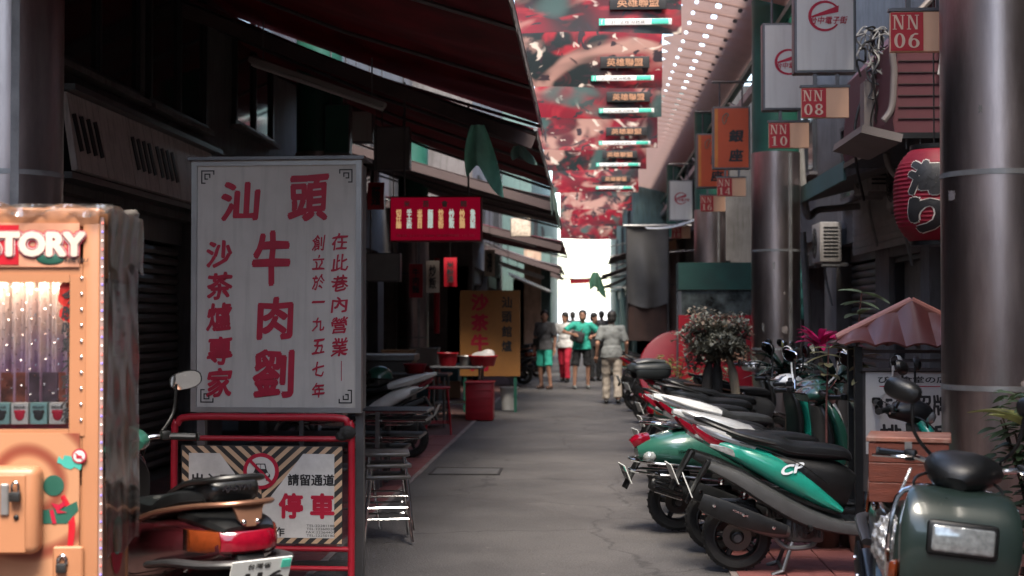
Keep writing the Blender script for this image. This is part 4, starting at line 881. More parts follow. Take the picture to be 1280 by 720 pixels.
FLW = mat('decal_red', (.45, .02, .015), .5, 0, .3, 12, alpha=.9)
fl = MB()
for (u, v, r_) in ((66, 362, .035), (74, 368, .03), (63, 372, .03), (70, 380, .032), (64, 392, .028), (72, 396, .026), (76, 384, .025), (70, 358, .024)):
    fl.lathe([(r_ * (1.0 if True else 1), 0), (r_, .001)], 9, Matrix.Translation((cx_(u), F + .0135, cz_(v))) @ Euler((R(90), 0, 0)).to_matrix().to_4x4())
fl.build('flower_decal', FLW, cl, smooth=0)
for i, ch in enumerate('今晚吃雞'): lettering(ch, cx_(67), cz_(370 + i * 20.5), .05, .052, INK, cl, F + .0105, .03, .1, wob=.002)
for i, ch in enumerate('大吉大利'): lettering(ch, cx_(67), cz_(455 + i * 22), .05, .055, INK, cl, F + .0105, .03, .1, wob=.002)
# lower art panel
def swirl():
    m = mat('lower_art', (.68, .36, .2), .35, 0, .1, 3); n = m.node_tree.nodes; l = m.node_tree.links; b = n['Principled BSDF']
    tc = n.new('ShaderNodeTexCoord'); mp = n.new('ShaderNodeMapping'); l.new(tc.outputs['Object'], mp.inputs[0]); mp.inputs['Location'].default_value = (-cx_(20), 0, -.86)
    wv = n.new('ShaderNodeTexWave'); wv.wave_type = 'RINGS'; wv.rings_direction = 'Y'; wv.inputs['Scale'].default_value = 2.6; wv.inputs['Distortion'].default_value = 1.6; wv.inputs['Detail'].default_value = .5; l.new(mp.outputs[0], wv.inputs[0])
    cr = n.new('ShaderNodeValToRGB'); e = cr.color_ramp.elements; e[0].position = .0; e[0].color = (.20, .05, .03, 1); e[1].position = .5; e[1].color = (.40, .20, .11, 1); l.new(wv.outputs['Fac'], cr.inputs[0]); l.new(cr.outputs[0], b.inputs['Base Color']); return m
ar = MB().box((-.02, F + .002, .5), (CW - .09, .02, cz_(565) * 1 - .06)).build('art_panel', swirl(), cl, smooth=0); ar.location.z = (cz_(566) - .97) / 1
TEALD = mat('decal_teal', (.04, .30, .25), .4, 0, .2); Fy = F - .009
MB().lathe([(.036, 0), (.036, .002)], 28, Matrix.Translation((cx_(51), Fy, cz_(609))) @ Euler((R(90), 0, 0)).to_matrix().to_4x4()).build('ball_decal', GREENP, cl, smooth=0)
MB().ell((cx_(49), Fy - .001, cz_(606)), (.012, .001, .012), 12, 6).build('ball_highlight', mat('decal_pale', (.5, .55, .5), .4), cl)
cd_ = MB().prism([(cx_(57), cz_(572)), (cx_(62), cz_(577)), (cx_(64), cz_(571)), (cx_(72), cz_(572)), (cx_(78), cz_(578)), (cx_(86), cz_(583)), (cx_(84), cz_(590)), (cx_(77), cz_(586)), (cx_(72), cz_(589)), (cx_(64), cz_(586)), (cx_(60), cz_(582)), (cx_(55), cz_(580))], Fy - .001, Fy).build('candy_decal', TEALD, cl, smooth=0)
MB().lathe([(.026, 0), (.026, .002)], 24, Matrix.Translation((cx_(83), Fy - .002, cz_(572))) @ Euler((R(90), 0, 0)).to_matrix().to_4x4()).build('round_sticker', SIGNR, cl, smooth=0)
MB().lathe([(.02, 0), (.02, .001)], 24, Matrix.Translation((cx_(83), Fy - .0045, cz_(572))) @ Euler((R(90), 0, 0)).to_matrix().to_4x4()).build('round_sticker_field', WHITEP, cl, smooth=0)
MB().box((cx_(83), Fy - .007, cz_(573)), (.02, .001, .010)).box((cx_(83), Fy - .0075, cz_(572)), (.036, .001, .004), ry=R(40)).build('sticker_mark', SIGNR, cl, smooth=0)
MB().prism([(cx_(38), cz_(640)), (cx_(66), cz_(636)), (cx_(68), cz_(657)), (cx_(38), cz_(657))], Fy - .001, Fy).prism([(cx_(66), cz_(636)), (cx_(80), cz_(629)), (cx_(82), cz_(640)), (cx_(68), cz_(657))], Fy - .0012, Fy - .0002).build('gift_decal', GREENP, cl, smooth=0)
MB().prism([(cx_(46), cz_(640)), (cx_(51), cz_(639)), (cx_(55), cz_(657)), (cx_(50), cz_(657))], Fy - .003, Fy - .002).prism([(cx_(54), cz_(639)), (cx_(48), cz_(631)), (cx_(58), cz_(633)), (cx_(64), cz_(628)), (cx_(66), cz_(634)), (cx_(58), cz_(640)), (cx_(68), cz_(643)), (cx_(56), cz_(644))], Fy - .004, Fy - .003).build('ribbon_decal', SIGNR, cl, smooth=0)
MB().sweep([(cx_(62), cz_(622), .001, .008), (cx_(70), cz_(640), .001, .012), (cx_(74), cz_(660), .001, .012), (cx_(72), cz_(686), .001, .010)], 8, 4, 4, Fy).build('red_swoosh', RB, cl)
bx_ = MB().rbox((cx_(-14), F - .05, cz_(637)), (.30, .10, cz_(583) - cz_(692)), .03, 3).build('coin_box', OR, cl)
MB().rbox((cx_(-8), F - .102, cz_(640)), (.19, .008, .27), .006, 1).build('coin_door', OR, bx_)
lk = MB().rbox((cx_(15), F - .125, cz_(618)), (.038, .022, .034), .005, 2).build('padlock', mat('padlock_black', (.03, .03, .03), .4, .4, .2), bx_)
MB().tube(cat([(cx_(11), F - .122, cz_(613)), (cx_(11), F - .122, cz_(604)), (cx_(15), F - .122, cz_(600)), (cx_(19), F - .122, cz_(604)), (cx_(19), F - .122, cz_(613))], 3), .0045, 6).build('shackle', CHROME, bx_)
MB().rbox((cx_(1), F - .11, cz_(622)), (.03, .012, .11), .005, 1).build('handle_plate', GALV, bx_)
MB().ell((cx_(15), F - .108, cz_(644)), (.01, .006, .01), 10, 6).build('keyhole', BLACKP, bx_)
d2 = MB().rbox((cx_(70), F - .012, cz_(725)), (.105, .02, .22), .006, 1).build('lower_door', OR, cl)
MB().rbox((cx_(63), F - .03, cz_(712)), (.036, .022, .034), .005, 2).build('padlock', mat('padlock_black', ()), d2)
MB().tube(cat([(cx_(59), F - .03, cz_(707)), (cx_(59), F - .03, cz_(700)), (cx_(64), F - .03, cz_(696)), (cx_(69), F - .03, cz_(700)), (cx_(69), F - .03, cz_(707))], 3), .006, 6).build('shackle', CHROME, d2)
# side: panel, window, poster, stickers, LED string
SD = CW / 2
MB().box((SD - .012, 0, cz_(446)), (.008, CD - .1, cz_(345) - cz_(547))).build('side_glass', mat('side_smoked', (.30, .20, .16), .12, 0, .5, 4, coat=.4), cl, smooth=0)
MB().box((SD - .005, .0, .54), (.012, CD - .13, .9)).build('side_panel', mat('side_panel_art', (.30, .14, .10), .3, 0, .5, 4), cl, smooth=0)
MB().box((SD - .02, 0, cz_(310)), (.03, CD - .12, .2)).build('side_header', OR, cl, smooth=0)
MB().box((SD - .02, 0, cz_(630)), (.03, CD - .12, .06)).build('side_rail', OR, cl, smooth=0)
po = MB().box((SD + .004, .06, cz_(400)), (.003, .22, .27)).build('side_poster', mat('poster_pale', (.50, .55, .55), .5, 0, .1), cl, smooth=0)
for i in range(7): MB().box((SD + .0065, .02 + .1 * (i % 2), cz_(365 + i * 11)), (.0015, .06, .018)).build('poster_block', (SIGNR, TEALD, INK)[i % 3], po, smooth=0)
MB().lathe([(.11, 0), (.11, .002)], 28, Matrix.Translation((SD + .004, .03, cz_(690))) @ Euler((0, R(90), 0)).to_matrix().to_4x4() @ Matrix.Diagonal((1.25, .9, 1, 1))).build('side_emblem', SIGNR, cl, smooth=0)
MB().lathe([(.07, 0), (.07, .002)], 28, Matrix.Translation((SD + .0065, .03, cz_(688))) @ Euler((0, R(90), 0)).to_matrix().to_4x4() @ Matrix.Diagonal((1.0, 1.1, 1, 1))).build('side_emblem_inner', TEALD, cl, smooth=0)
LEDS = [mat('led_white', (.7, .7, .7), .3, emis=(1, .85, .8), es=.35), mat('led_blue', (.1, .1, .5), .3, emis=(.25, .2, 1), es=.35), mat('led_red', (.5, .1, .1), .3, emis=(1, .15, .1), es=.3)]
ld = MB().box((SD + .008, F + .004, 1.0), (.012, .012, 1.9)).build('light_string', mat('led_strip', (.3, .2, .18), .5), cl, smooth=0)
for c3 in range(3):
    q = MB()
    for i in range(c3, 60, 3): q.ell((SD + .010, F - .004, .1 + i * .031), (.0032, .0032, .0032), 6, 4)
    q.build('bulbs', LEDS[c3], ld)
# plastic sheet over the top and right side
def plastic():
    m = glass('clear_plastic', (.985, .98, .97), .05, .12); n = m.node_tree.nodes; l = m.node_tree.links; out = n['Material Output']; src = out.inputs[0].links[0].from_socket
    d = n.new('ShaderNodeBsdfDiffuse'); d.inputs[0].default_value = (.8, .74, .70, 1); x = n.new('ShaderNodeMixShader')
    nz = n.new('ShaderNodeTexNoise'); nz.inputs['Scale'].default_value = 7; nz.inputs['Detail'].default_value = 4; mr = n.new('ShaderNodeMapRange'); mr.inputs[1].default_value = .35; mr.inputs[2].default_value = .7; mr.inputs[3].default_value = .0; mr.inputs[4].default_value = .06
    l.new(nz.outputs['Fac'], mr.inputs[0]); l.new(mr.outputs[0], x.inputs[0]); l.new(src, x.inputs[1]); l.new(d.outputs[0], x.inputs[2]); l.new(x.outputs[0], out.inputs[0]); return m
PLS = plastic()
def drape(u, v):
    # u across front-back, v from left over the top and down the right side
    wr = .0009 * math.sin(u * 13 + v * 21) + .0008 * math.sin(u * 17 - v * 43)
    y = F - .012 + u * (CD + .03); L = CW + .05; t = v * (L + 1.25)
    top = TOP + .062 + .012 * math.sin(u * 9 + v * 13) 
    if t < L: return (-CW / 2 - .01 + t, y, top + wr + .018 * math.sin(t * 22 + u * 4) * math.sin(u * 6 + 1))
    d = t - L
    return (CW / 2 + .028 + wr * 1.3 + .004 * math.sin(d * 5 + u * 3) + .004 * min(1, d * 2), y + .006 * math.sin(d * 6), top - d)
MB().sheet(drape, 26, 90, .0012).build('plastic_sheet', PLS, cl)
def skirt(u, v):
    return (-CW / 2 - .01 + u * (CW + .06), F - .018 - .010 * math.sin(u * 40 + v * 3) * v - .004 * math.sin(u * 90), TOP + .066 - v * (.035 + .012 * math.sin(u * 23)))
MB().sheet(skirt, 70, 4, .0012).build('plastic_hem', PLS, cl)
def flap(u, v):
    return (CW / 2 + .04 + .006 * v + .003 * math.sin(u * 19 + v * 5), F - .015 + u * (CD + .05), TOP + .05 - v * (.20 + .02 * math.sin(u * 8)))
MB().sheet(flap, 24, 6, .0012).build('plastic_flap', PLS, cl)
ll = bpy.data.lights.new('cabinet_lamp', 'AREA'); ll.energy = .4; ll.size = .5; ll.size_y = .06; ll.shape = 'RECTANGLE'; ll.color = (1, .8, .75)
lo = bpy.data.objects.new('cabinet_lamp', ll); C.objects.link(lo); lo.parent = cl; lo.location = (0, F + .06, cz_(349)); lo.rotation_euler = (R(-8), 0, 0)
MB().tube([(-.28, F + .06, cz_(346)), (.28, F + .06, cz_(346))], .01, 8).build('lamp_tube', mat('tube_lit', (.8, .8, .8), .3, emis=(1, .85, .8), es=1.2), cl)

# ------------------------------------------------------------------ hanging signs on the right
ORS = mat('sign_orange', (.55, .085, .03), .45, 0, .1, 3, dirt=.25); LBX = mat('lightbox_white', (.52, .50, .47), .4, 0, .06, 3, dirt=.2, dcol=(.25, .2, .18), streak=.2)
NNR = mat('nn_red', (.42, .022, .03), .5, 0, .08, dirt=.12); NNC = mat('nn_cream', (.66, .38, .24), .5, 0, .06, dirt=.12); NNL = mat('nn_letters', (.62, .45, .33), .5, 0, .05)
def serif_poly(o, ch, x, z, w_, h_, m, y):
    q = MB(); t = w_ * .17; s_ = w_ * .08
    def rect(x0, z0, x1, z1): q.prism([(x + x0 * w_, z + z0 * h_), (x + x1 * w_, z + z0 * h_), (x + x1 * w_, z + z1 * h_), (x + x0 * w_, z + z1 * h_)], y, y + .001)
    def ringo(cx, cz2, rx, rz, ix, iz, n=22):
        V = []; Fc = []
        for i in range(n):
            a_ = 2 * math.pi * i / n; V += [(x + (cx + rx * math.cos(a_)) * w_, y, z + (cz2 + rz * math.sin(a_)) * h_), (x + (cx + ix * math.cos(a_)) * w_, y, z + (cz2 + iz * math.sin(a_)) * h_)]
        for i in range(n): a_, b2 = 2 * i, 2 * ((i + 1) % n); Fc.append((a_, b2, b2 + 1, a_ + 1))
        q.add(V, Fc)
    if ch == 'N':
        rect(.12, 0, .22, 1); rect(.78, 0, .88, 1); rect(0, 0, .34, .05); rect(0, .95, .3, 1); rect(.66, .95, 1, 1)
        q.prism([(x + .12 * w_, z + h_), (x + .32 * w_, z + h_), (x + .88 * w_, z), (x + .70 * w_, z)], y - .0005, y + .0005)
    elif ch == '0': ringo(.5, .5, .46, .5, .2, .42)
    elif ch == '8': ringo(.5, .26, .46, .26, .2, .17); ringo(.5, .75, .40, .25, .17, .17)
    elif ch == '6': ringo(.5, .32, .46, .32, .2, .24); q.prism([(x + .04 * w_, z + .3 * h_), (x + .06 * w_, z + .55 * h_), (x + .25 * w_, z + .85 * h_), (x + .6 * w_, z + h_), (x + .85 * w_, z + .97 * h_), (x + .85 * w_, z + .9 * h_), (x + .55 * w_, z + .88 * h_), (x + .38 * w_, z + .7 * h_), (x + .30 * w_, z + .35 * h_)], y - .0005, y + .0005)
    elif ch == '1': rect(.36, 0, .64, 1); rect(.15, 0, .85, .06); rect(.15, .86, .37, .92)
    elif ch == '4': rect(.58, 0, .82, 1); rect(.4, 0, .98, .05); rect(.02, .24, .98, .33); q.prism([(x + .02 * w_, z + .3 * h_), (x + .6 * w_, z + h_), (x + .6 * w_, z + .85 * h_), (x + .14 * w_, z + .33 * h_)], y - .0005, y + .0005)
    q.build('lettering', m, o, smooth=0)
def nn_sign(num, u, Y, label, wdt=.38, hgt=.245):
    p = at(u, 395, Y); o = thing('address_sign', label, 'sign', (p.x + wdt / 2, Y, 3.2), group='red and cream NN signs')
    MB().rbox((0, .02, hgt / 2), (wdt, .04, hgt), .004, 1).build('panel', NNC, o)
    MB().box((-wdt * .24, -.003, hgt / 2), (wdt * .51, .006, hgt - .012)).build('red_field', NNR, o, smooth=0)
    cw = wdt * .19
    for i, ch in enumerate('NN'): serif_poly(o, ch, -wdt * .47 + i * wdt * .225, hgt * .55, cw * 1.0, hgt * .36, NNL, -.0085)
    for i, ch in enumerate(num): serif_poly(o, ch, -wdt * .455 + i * wdt * .225, hgt * .09, cw, hgt * .37, NNL, -.0085)
    MB().box((0, .02, hgt + .012), (wdt + .02, .05, .02)).build('top_channel', DARKSTEEL, o, smooth=0)
    for s in (-.08, .10): MB().box((s, .02, hgt + .07), (.03, .02, .11)).build('hanger', DARKSTEEL, o, smooth=0)
    return p.x + wdt / 2
def lightbox(kind, x, Y, label, z0=3.56, wdt=.50, hgt=.84, grp='signs hung from the right beam'):
    o = thing('hanging_sign', label, 'sign', (x, Y, z0), group=grp)
    MB().rbox((0, .06, hgt / 2), (wdt, .13, hgt), .008, 1).build('case', DARKSTEEL, o)
    f_ = MB().box((0, -.008, hgt / 2), (wdt - .05, .012, hgt - .05)).build('face', LBX if kind == 'white' else ORS, o, smooth=0)
    if kind == 'white':
        q = MB(); n = 30; V = []; Fc = []
        for i in range(n + 1):
            a_ = R(35 + 290 * i / n); th = .5 + .5 * math.sin(math.pi * i / n)
            ro, ri = .125, .125 - .004 - .02 * th
            cxx, czz = -.005, hgt * .55
            V += [(cxx + ro * math.cos(a_) * 1.05, -.016, czz + ro * math.sin(a_)), (cxx + ri * math.cos(a_) * 1.05, -.016, czz + ri * math.sin(a_))]
        for i in range(n): Fc.append((2 * i, 2 * i + 2, 2 * i + 3, 2 * i + 1))
        q.add(V, Fc); q.prism([(-.115, hgt * .55 + .0), (.11, hgt * .55 + .085), (.105, hgt * .55 + .03), (-.1, hgt * .55 - .01)], -.0165, -.0155); q.build('logo_ring', SIGNR, f_, smooth=0)
        lettering('台中電子街', .03, hgt * .51, .30, .062, SIGNR, f_, -.0175, .015, .2)
    else:
        MB().tube(cat([(-.06, -.016, hgt * .80), (-.10, -.016, hgt * .72), (-.12, -.016, hgt * .82), (-.07, -.016, hgt * .89), (-.04, -.016, hgt * .86), (-.08, -.016, hgt * .81)], 4), .014, 6, flat=.3).build('logo', TEALD, f_)
        lettering('銀', .06, hgt * .53, .20, .17, INK, f_, -.016, .045, .08); lettering('座', .06, hgt * .22, .20, .17, INK, f_, -.016, .045, .08)
        MB().box((-wdt * .40, -.015, hgt / 2), (.04, .002, hgt - .06)).build('edge_stripe', mat('stripe_amber', (.6, .2, .04), .5), f_, smooth=0)
    top = 4.72 - z0
    for s in (-.15, .15): MB().tube([(s, .06, hgt - .01), (s, .06, top + .03)], .012, 6).build('hanger', DARKSTEEL, o)
    MB().tube([(-.25, .06, top + .02), (2.34 - x, .06, top + .02)], .018, 6).build('bracket', DARKSTEEL, o)
    return o
x = nn_sign('06', 1115, 8.7, 'largest red and cream NN 06 sign, beside the foreground steel pillar')
x = nn_sign('08', 1003, 11.57, 'red and cream NN 08 sign below the nearer white lightbox'); lightbox('white', x, 11.57, 'nearer white lightbox with red ring logo, above the NN 08 sign')
x = nn_sign('10', 962, 13.65, 'red and cream NN 10 sign in front of the green pillar'); lightbox('white', x, 13.65, 'second white lightbox with red ring logo, above the NN 10 sign')
x = nn_sign('14', 897, 19.1, 'red and cream NN 14 sign below the nearer orange sign'); lightbox('orange', x, 19.1, 'nearer orange hanging sign with black characters')
x = nn_sign('16', 876, 21.9, 'red and cream NN 16 sign below the farther orange sign'); lightbox('orange', x, 21.9, 'farther orange hanging sign, half behind its twin')
x = nn_sign('18', 840, 29.4, 'small far NN 18 sign below the blurred white lightbox'); lightbox('white', x, 29.4, 'blurred far white lightbox above the NN 18 sign')
x = nn_sign('10', 826, 34.5, 'farthest tiny red and cream sign near the tarpaulin')

# ------------------------------------------------------------------ red paper lantern
LNR = mat('lantern_red', (.26, .004, .022), .55, 0, .15, 5, dirt=.3, translucent=.25)
p = at(1168, 245, 11.0); ln = thing('paper_lantern', 'red paper lantern with black characters half behind the steel pillar', 'lantern', (p.x, 11.0, p.z - .38))
prof = []; H = .76; n = 44
for i in range(n + 1):
    t = i / n; r = .30 * (1 - abs(2 * t - 1) ** 3.2 * .42) + (.006 if i % 2 else 0); prof.append((r, .03 + t * (H - .06)))
MB().lathe(prof, 36).build('paper_body', LNR, ln)
for z in (0, H - .03): MB().lathe([(.14, z), (.18, z), (.18, z + .035), (.14, z + .035)], 28).build('end_ring', BLACKP, ln)
MB().tube([(0, 0, H), (0, 0, 1.9)], .006, 6).build('cord', BLACKP, ln)
def wrap(o, ch, ang, z, w_, h_, off, m, rr):
    me = glyph_mesh(ch); xs = [v.co.x for v in me.vertices]; ys = [v.co.y for v in me.vertices]; a0, a1, b0, b1 = min(xs) - off, max(xs) + off, min(ys) - off, max(ys) + off
    bm = bmesh.new(); bm.from_mesh(me); bmesh.ops.subdivide_edges(bm, edges=[e for e in bm.edges if e.calc_length() > .12], cuts=2); bm.to_mesh(me); bm.free()
    q = MB(); F0 = [tuple(p_.vertices) for p_ in me.polygons]
    for k in range(9):
        dx, dy = (0, 0) if k == 0 else (off * math.cos(k * .785), off * math.sin(k * .785)); V = []
        for v in me.vertices:
            px = ((v.co.x + dx - a0) / (a1 - a0) - .5) * w_; pz = z + ((v.co.y + dy - b0) / (b1 - b0) - .5) * h_; t = (pz - .03) / (H - .06)
            r = .30 * (1 - abs(2 * t - 1) ** 3.2 * .42) + rr + k * .0002; an = ang + px / .3
            V.append((r * math.sin(an), -r * math.cos(an), pz))
        q.add(V, F0)
    link('lettering', q.mesh('lettering', 0), m, o)
for ch, z in (('海', .50), ('り', .22)):
    wrap(ln, ch, R(-24), z, .31, .28, .085, mat('lantern_line', (.62, .55, .5), .5), .009); wrap(ln, ch, R(-24), z, .295, .265, .06, INK, .013)

# ------------------------------------------------------------------ pagoda roofed menu stand
TILE = mat('roof_tile_red', (.10, .024, .022), .45, 0, .2, 5, coat=.1, dirt=.5, dscale=5)
p = at(1172, 560, 9.75); ms = thing('menu_stand', 'menu stand with small red tiled pagoda roof beside the steel pillar', 'menu stand', (p.x - .17, 9.75, 0)); zr = at(0, 432, 9.75).z; za = at(0, 380, 9.75).z
for sx in (-1, 1):
    for sy in (-1, 1): MB().box((sx * .38, sy * .12, zr / 2), (.05, .05, zr)).build('post', BLACKP, ms, smooth=0)
RW = .5
for sy in (-1, 1):
    for i in range(5):
        def tf(u, v, i=i, sy=sy):
            xx = -RW + (i + u) * 2 * RW / 5; t = abs(xx) / RW
            top = za - .25 * t; 
            return (xx, sy * (.03 + v * .26), top - v * (.27 * (1 - t) + .03) + .028 * math.sin(u * math.pi) - .014 + .02 * v * v)
        MB().sheet(tf, 8, 8, .014).build('roof_tile', TILE, ms)
for s in (-1, 1): MB().tube(cat([(0, 0, za + .02), (s * RW * .5, 0, za - .105), (s * RW, 0, za - .23)], 5), [.028] * 10 + [.024], 10).build('ridge_tile', mat('ridge_pale', (.36, .14, .11), .4, 0, .2, dirt=.4), ms)
for i in range(3): MB().box((0, -.13, zr - .03 - i * .06), (.71, .03, .022)).build('slat', mat('slat_dark', (.06, .05, .05), .6), ms, smooth=0)
pz0, pz1 = at(0, 560, 9.75).z, at(0, 462, 9.75).z
MB().box((0, -.10, (pz0 + pz1) / 2 - .12), (.71, .03, pz1 - pz0 + .26)).build('board', mat('board_dark', (.05, .045, .045), .6), ms, smooth=0)
pp = MB().box((-.02, -.118, (pz0 + pz1) / 2), (.62, .006, pz1 - pz0)).build('poster', mat('poster_white', (.48, .47, .46), .5, 0, .08, dirt=.25), ms, smooth=0)
lettering('びき食堂の店', -.02, pz1 - .05, .46, .045, INK, pp, -.1225, .02); lettering('65年招牌', -.02, pz1 - .22, .50, .14, INK, pp, -.1225, .03, wob=.002); lettering('排骨飯', -.02, pz1 - .42, .44, .15, INK, pp, -.1225, .03, wob=.002)
MB().box((-.02, -.1225, pz1 - .095), (.44, .001, .006)).build('rule', SIGNR, pp, smooth=0)

# ------------------------------------------------------------------ glass sided food kiosk with red panel
p = at(848, 400, 19.0); x0 = p.x; kk = thing('food_kiosk', 'kiosk with dark green header, glass band and red front behind the shrub', 'kiosk', (x0 + .55, 19.2, 0)); kw = 1.1
KG = mat('kiosk_green', (.008, .045, .038), .7, 0, .2)
zz = lambda v: at(0, v, 19.0).z
MB().box((0, 0, (zz(330) + zz(363)) / 2), (kw, .5, zz(330) - zz(363))).build('header', KG, kk, smooth=0)
MB().box((0, -.2, (zz(394) + .1) / 2), (kw, .1, zz(394) - .1)).build('red_panel', mat('kiosk_red', (.28, .005, .014), .4, 0, .1), kk, smooth=0)
for s in (-1, 1): MB().box((s * (kw / 2 - .02), -.22, zz(380)), (.04, .04, zz(363) - zz(394))).build('glass_post', DARKSTEEL, kk, smooth=0); MB().box((s * (kw / 2 - .03), .2, zz(363) / 2), (.06, .06, zz(363))).build('leg', DARKSTEEL, kk, smooth=0)
MB().box((0, -.21, zz(379)), (kw - .08, .01, zz(363) - zz(394))).build('glass_pane', mat('kiosk_glass', (.05, .06, .06), .08, 0, .8, 7, coat=.6, bump=.3, bscale=12), kk, smooth=0)
MB().box((.1, -.255, zz(440)), (.5, .006, .22)).build('menu_card', mat('card_peach', (.6, .32, .2), .5, 0, .3, 12), kk, smooth=0)
# ------------------------------------------------------------------ left side: wall signboard, menu lightbox, standing sign, stall clutter
sb = thing('wall_signboard', 'long slanted white signboard with black bars on the dark left building', 'sign', (LX + .05, 13.1, 2.73))
SBW = mat('signboard_dirty', (.58, .52, .50), .45, 0, .12, 3, dirt=.5, dscale=3, dcol=(.1, .08, .07), streak=.5)
ya = -2.2
for i in range(6):
    wdp = .72; pnl = MB().box((.10, ya + wdp / 2, .32), (.05, wdp - .015, .62), ry=R(-9)).build('panel', SBW, sb, smooth=0)
    if i % 3 != 1:
        for k in range(4): MB().box((.132, ya + .12 + k * .16, .32), (.008, .085, .30), ry=R(-9), rx=R(12)).build('black_stroke', INK, pnl, smooth=0)
    ya += wdp
MB().box((.02, 0, .66), (.30, 4.5, .05)).build('top_rail', DARKSTEEL, sb, smooth=0); MB().box((.02, 0, -.03), (.26, 4.5, .05)).build('bottom_rail', DARKSTEEL, sb, smooth=0)
MB().tube(cat([(.25, 2.0, .55), (.32, 2.1, .3), (.28, 2.2, .05), (.33, 2.25, .35)], 5), .012, 6).build('cable_loop', BLACKP, sb)

a, b = at(487, 302, 15.3), at(602, 245, 15.3)
rm_ = thing('menu_lightbox', 'red hanging menu lightbox with pale dish names under the second awning', 'sign', ((a.x + b.x) / 2, 15.3, a.z)); W, H = b.x - a.x, b.z - a.z
MB().rbox((0, .08, H / 2), (W, .16, H), .006, 1).build('case', mat('case_red', (.16, .02, .03), .5), rm_)
fc = MB().box((0, -.006, H / 2), (W - .03, .012, H - .03)).build('face', mat('menu_red', (.34, .006, .035), .7, 0, .1, spec=.2, emis=(.5, .004, .04), es=.04), rm_, smooth=0)
for i, ch in enumerate('米苔會館'): lettering(ch, -W * .31 + i * W * .205, H * .83, .07, .07, mat('menu_teal', (.12, .30, .27), .5), fc, -.014, .03)
for i, ch in enumerate(('切\n仔\n麵', '手\n工\n水\n餃', '米\n苔\n目', '麵\n線', '炒\n米\n粉', '炒\n飯', '炒\n麵', '魯\n肉\n飯')):
    lettering(ch, -W * .40 + i * W * .115, H * .50, .06, .21, mat('menu_gold', (.60, .40, .22), .5, emis=(.8, .5, .25), es=.09) if i % 2 == 0 else mat('menu_pale', (.50, .58, .58), .5, emis=(.6, .75, .75), es=.09), fc, -.014, .05, lines=.85)
lettering('電話 2222 3288 營業時間 10-20', 0, H * .13, W * .85, .03, mat('menu_rose', (.5, .12, .15), .5), fc, -.014)
for s in (-1, 1): MB().tube([(s * W * .35, .08, H), (s * W * .35, .08, 4.05 - a.z - (.15 if s > 0 else -.1))], .012, 6).build('hanger', DARKSTEEL, rm_)

a, b = at(575, 470, 23.6), at(650, 363, 23.6)
ys = thing('standing_sign', 'yellow brown standing sign with dark red characters', 'sign', ((a.x + b.x) / 2, 23.6, 0)); W, H = b.x - a.x, b.z - a.z
MB().box((0, .05, a.z + H / 2), (W, .1, H)).build('panel', mat('sign_ochre', (.30, .13, .035), .5, 0, .12, 3, dirt=.4), ys, smooth=0)
for s in (-1, 1): MB().box((s * W * .42, .05, a.z / 2), (.05, .06, a.z)).build('leg', GREENP, ys, smooth=0)
for i, ch in enumerate('沙茶牛肉'): lettering(ch, -W * .17, a.z + H * (.86 - i * .235), .30, .29, SIGNR, ys, -.003, .05)
for i, ch in enumerate('汕頭館爐'): lettering(ch, W * .28, a.z + H * (.86 - i * .17), .17, .19, INK, ys, -.003, .03)

def small_box(name, label, cat_, u0, v0, u1, v1, Y, m, depth=.2, hang=None):
    a, b = at(u0, v1, Y), at(u1, v0, Y); o = thing(name, label, cat_, ((a.x + b.x) / 2, Y, a.z)); w_, h_ = b.x - a.x, b.z - a.z
    MB().rbox((0, depth / 2, h_ / 2), (w_, depth, h_), .008, 1).build('case', DARKSTEEL, o); MB().box((0, -.005, h_ / 2), (w_ - .03, .01, h_ - .03)).build('face', m, o, smooth=0)
    if hang:
        for s in (-1, 1): MB().tube([(s * w_ * .3, depth / 2, h_), (s * w_ * .3, depth / 2, h_ + hang)], .01, 6).build('hanger', DARKSTEEL, o)
    return o
small_box('lightbox_sign', 'small pale lightbox hanging left of the grey box above the beef sign', 'sign', 438, 138, 466, 178, 18.5, LBX, hang=1.0)
small_box('lightbox_sign', 'plain grey hanging box above the red menu lightbox', 'sign', 467, 158, 512, 212, 17.6, mat('face_grey', (.16, .155, .155), .5, 0, .15, dirt=.4), hang=.9)
small_box('lightbox_sign', 'blurred pale grey sign below the red menu lightbox, left of it', 'sign', 452, 316, 500, 352, 19.5, mat('face_pale', (.26, .26, .255), .5, 0, .1), hang=1.2)
small_box('lightbox_sign', 'tall dark green sign panel above the beef sign', 'sign', 405, 130, 437, 192, 17.0, GREENP, hang=1.0)
small_box('price_card', 'small pale price card hanging on the fourth awning', 'card', 638, 272, 664, 296, 28.9, mat('card_cream', (.5, .42, .35), .5, 0, .4, 20), .02, hang=.5)

ft = thing('light_fixture', 'long unlit grey fluorescent fixture under the second awning', 'lamp', (0, 0, 0)); p0, p1 = at(312, 74, 13.6), at(482, 132, 13.6)
ft.location = (p0 + p1) / 2; L = (p1 - p0).length; an = math.atan2(p1.z - p0.z, p1.x - p0.x)
MB().rbox((0, 0, 0), (L, .12, .06), .01, 1, ry=-an).build('housing', mat('fixture_grey', (.22, .21, .2), .5, .2, .15, dirt=.3), ft)
d = Vector((math.cos(an), 0, math.sin(an)))
for s in (-.035, .035): MB().tube([-d * L * .48 + Vector((0, s, -.045)), d * L * .48 + Vector((0, s, -.045))], .014, 8).build('tube', mat('tube_off', (.4, .39, .38), .3), ft)
for s in (-.4, .4): MB().tube([d * L * s, d * L * s + Vector((0, 0, .42))], .008, 5).build('hanger', DARKSTEEL, ft)

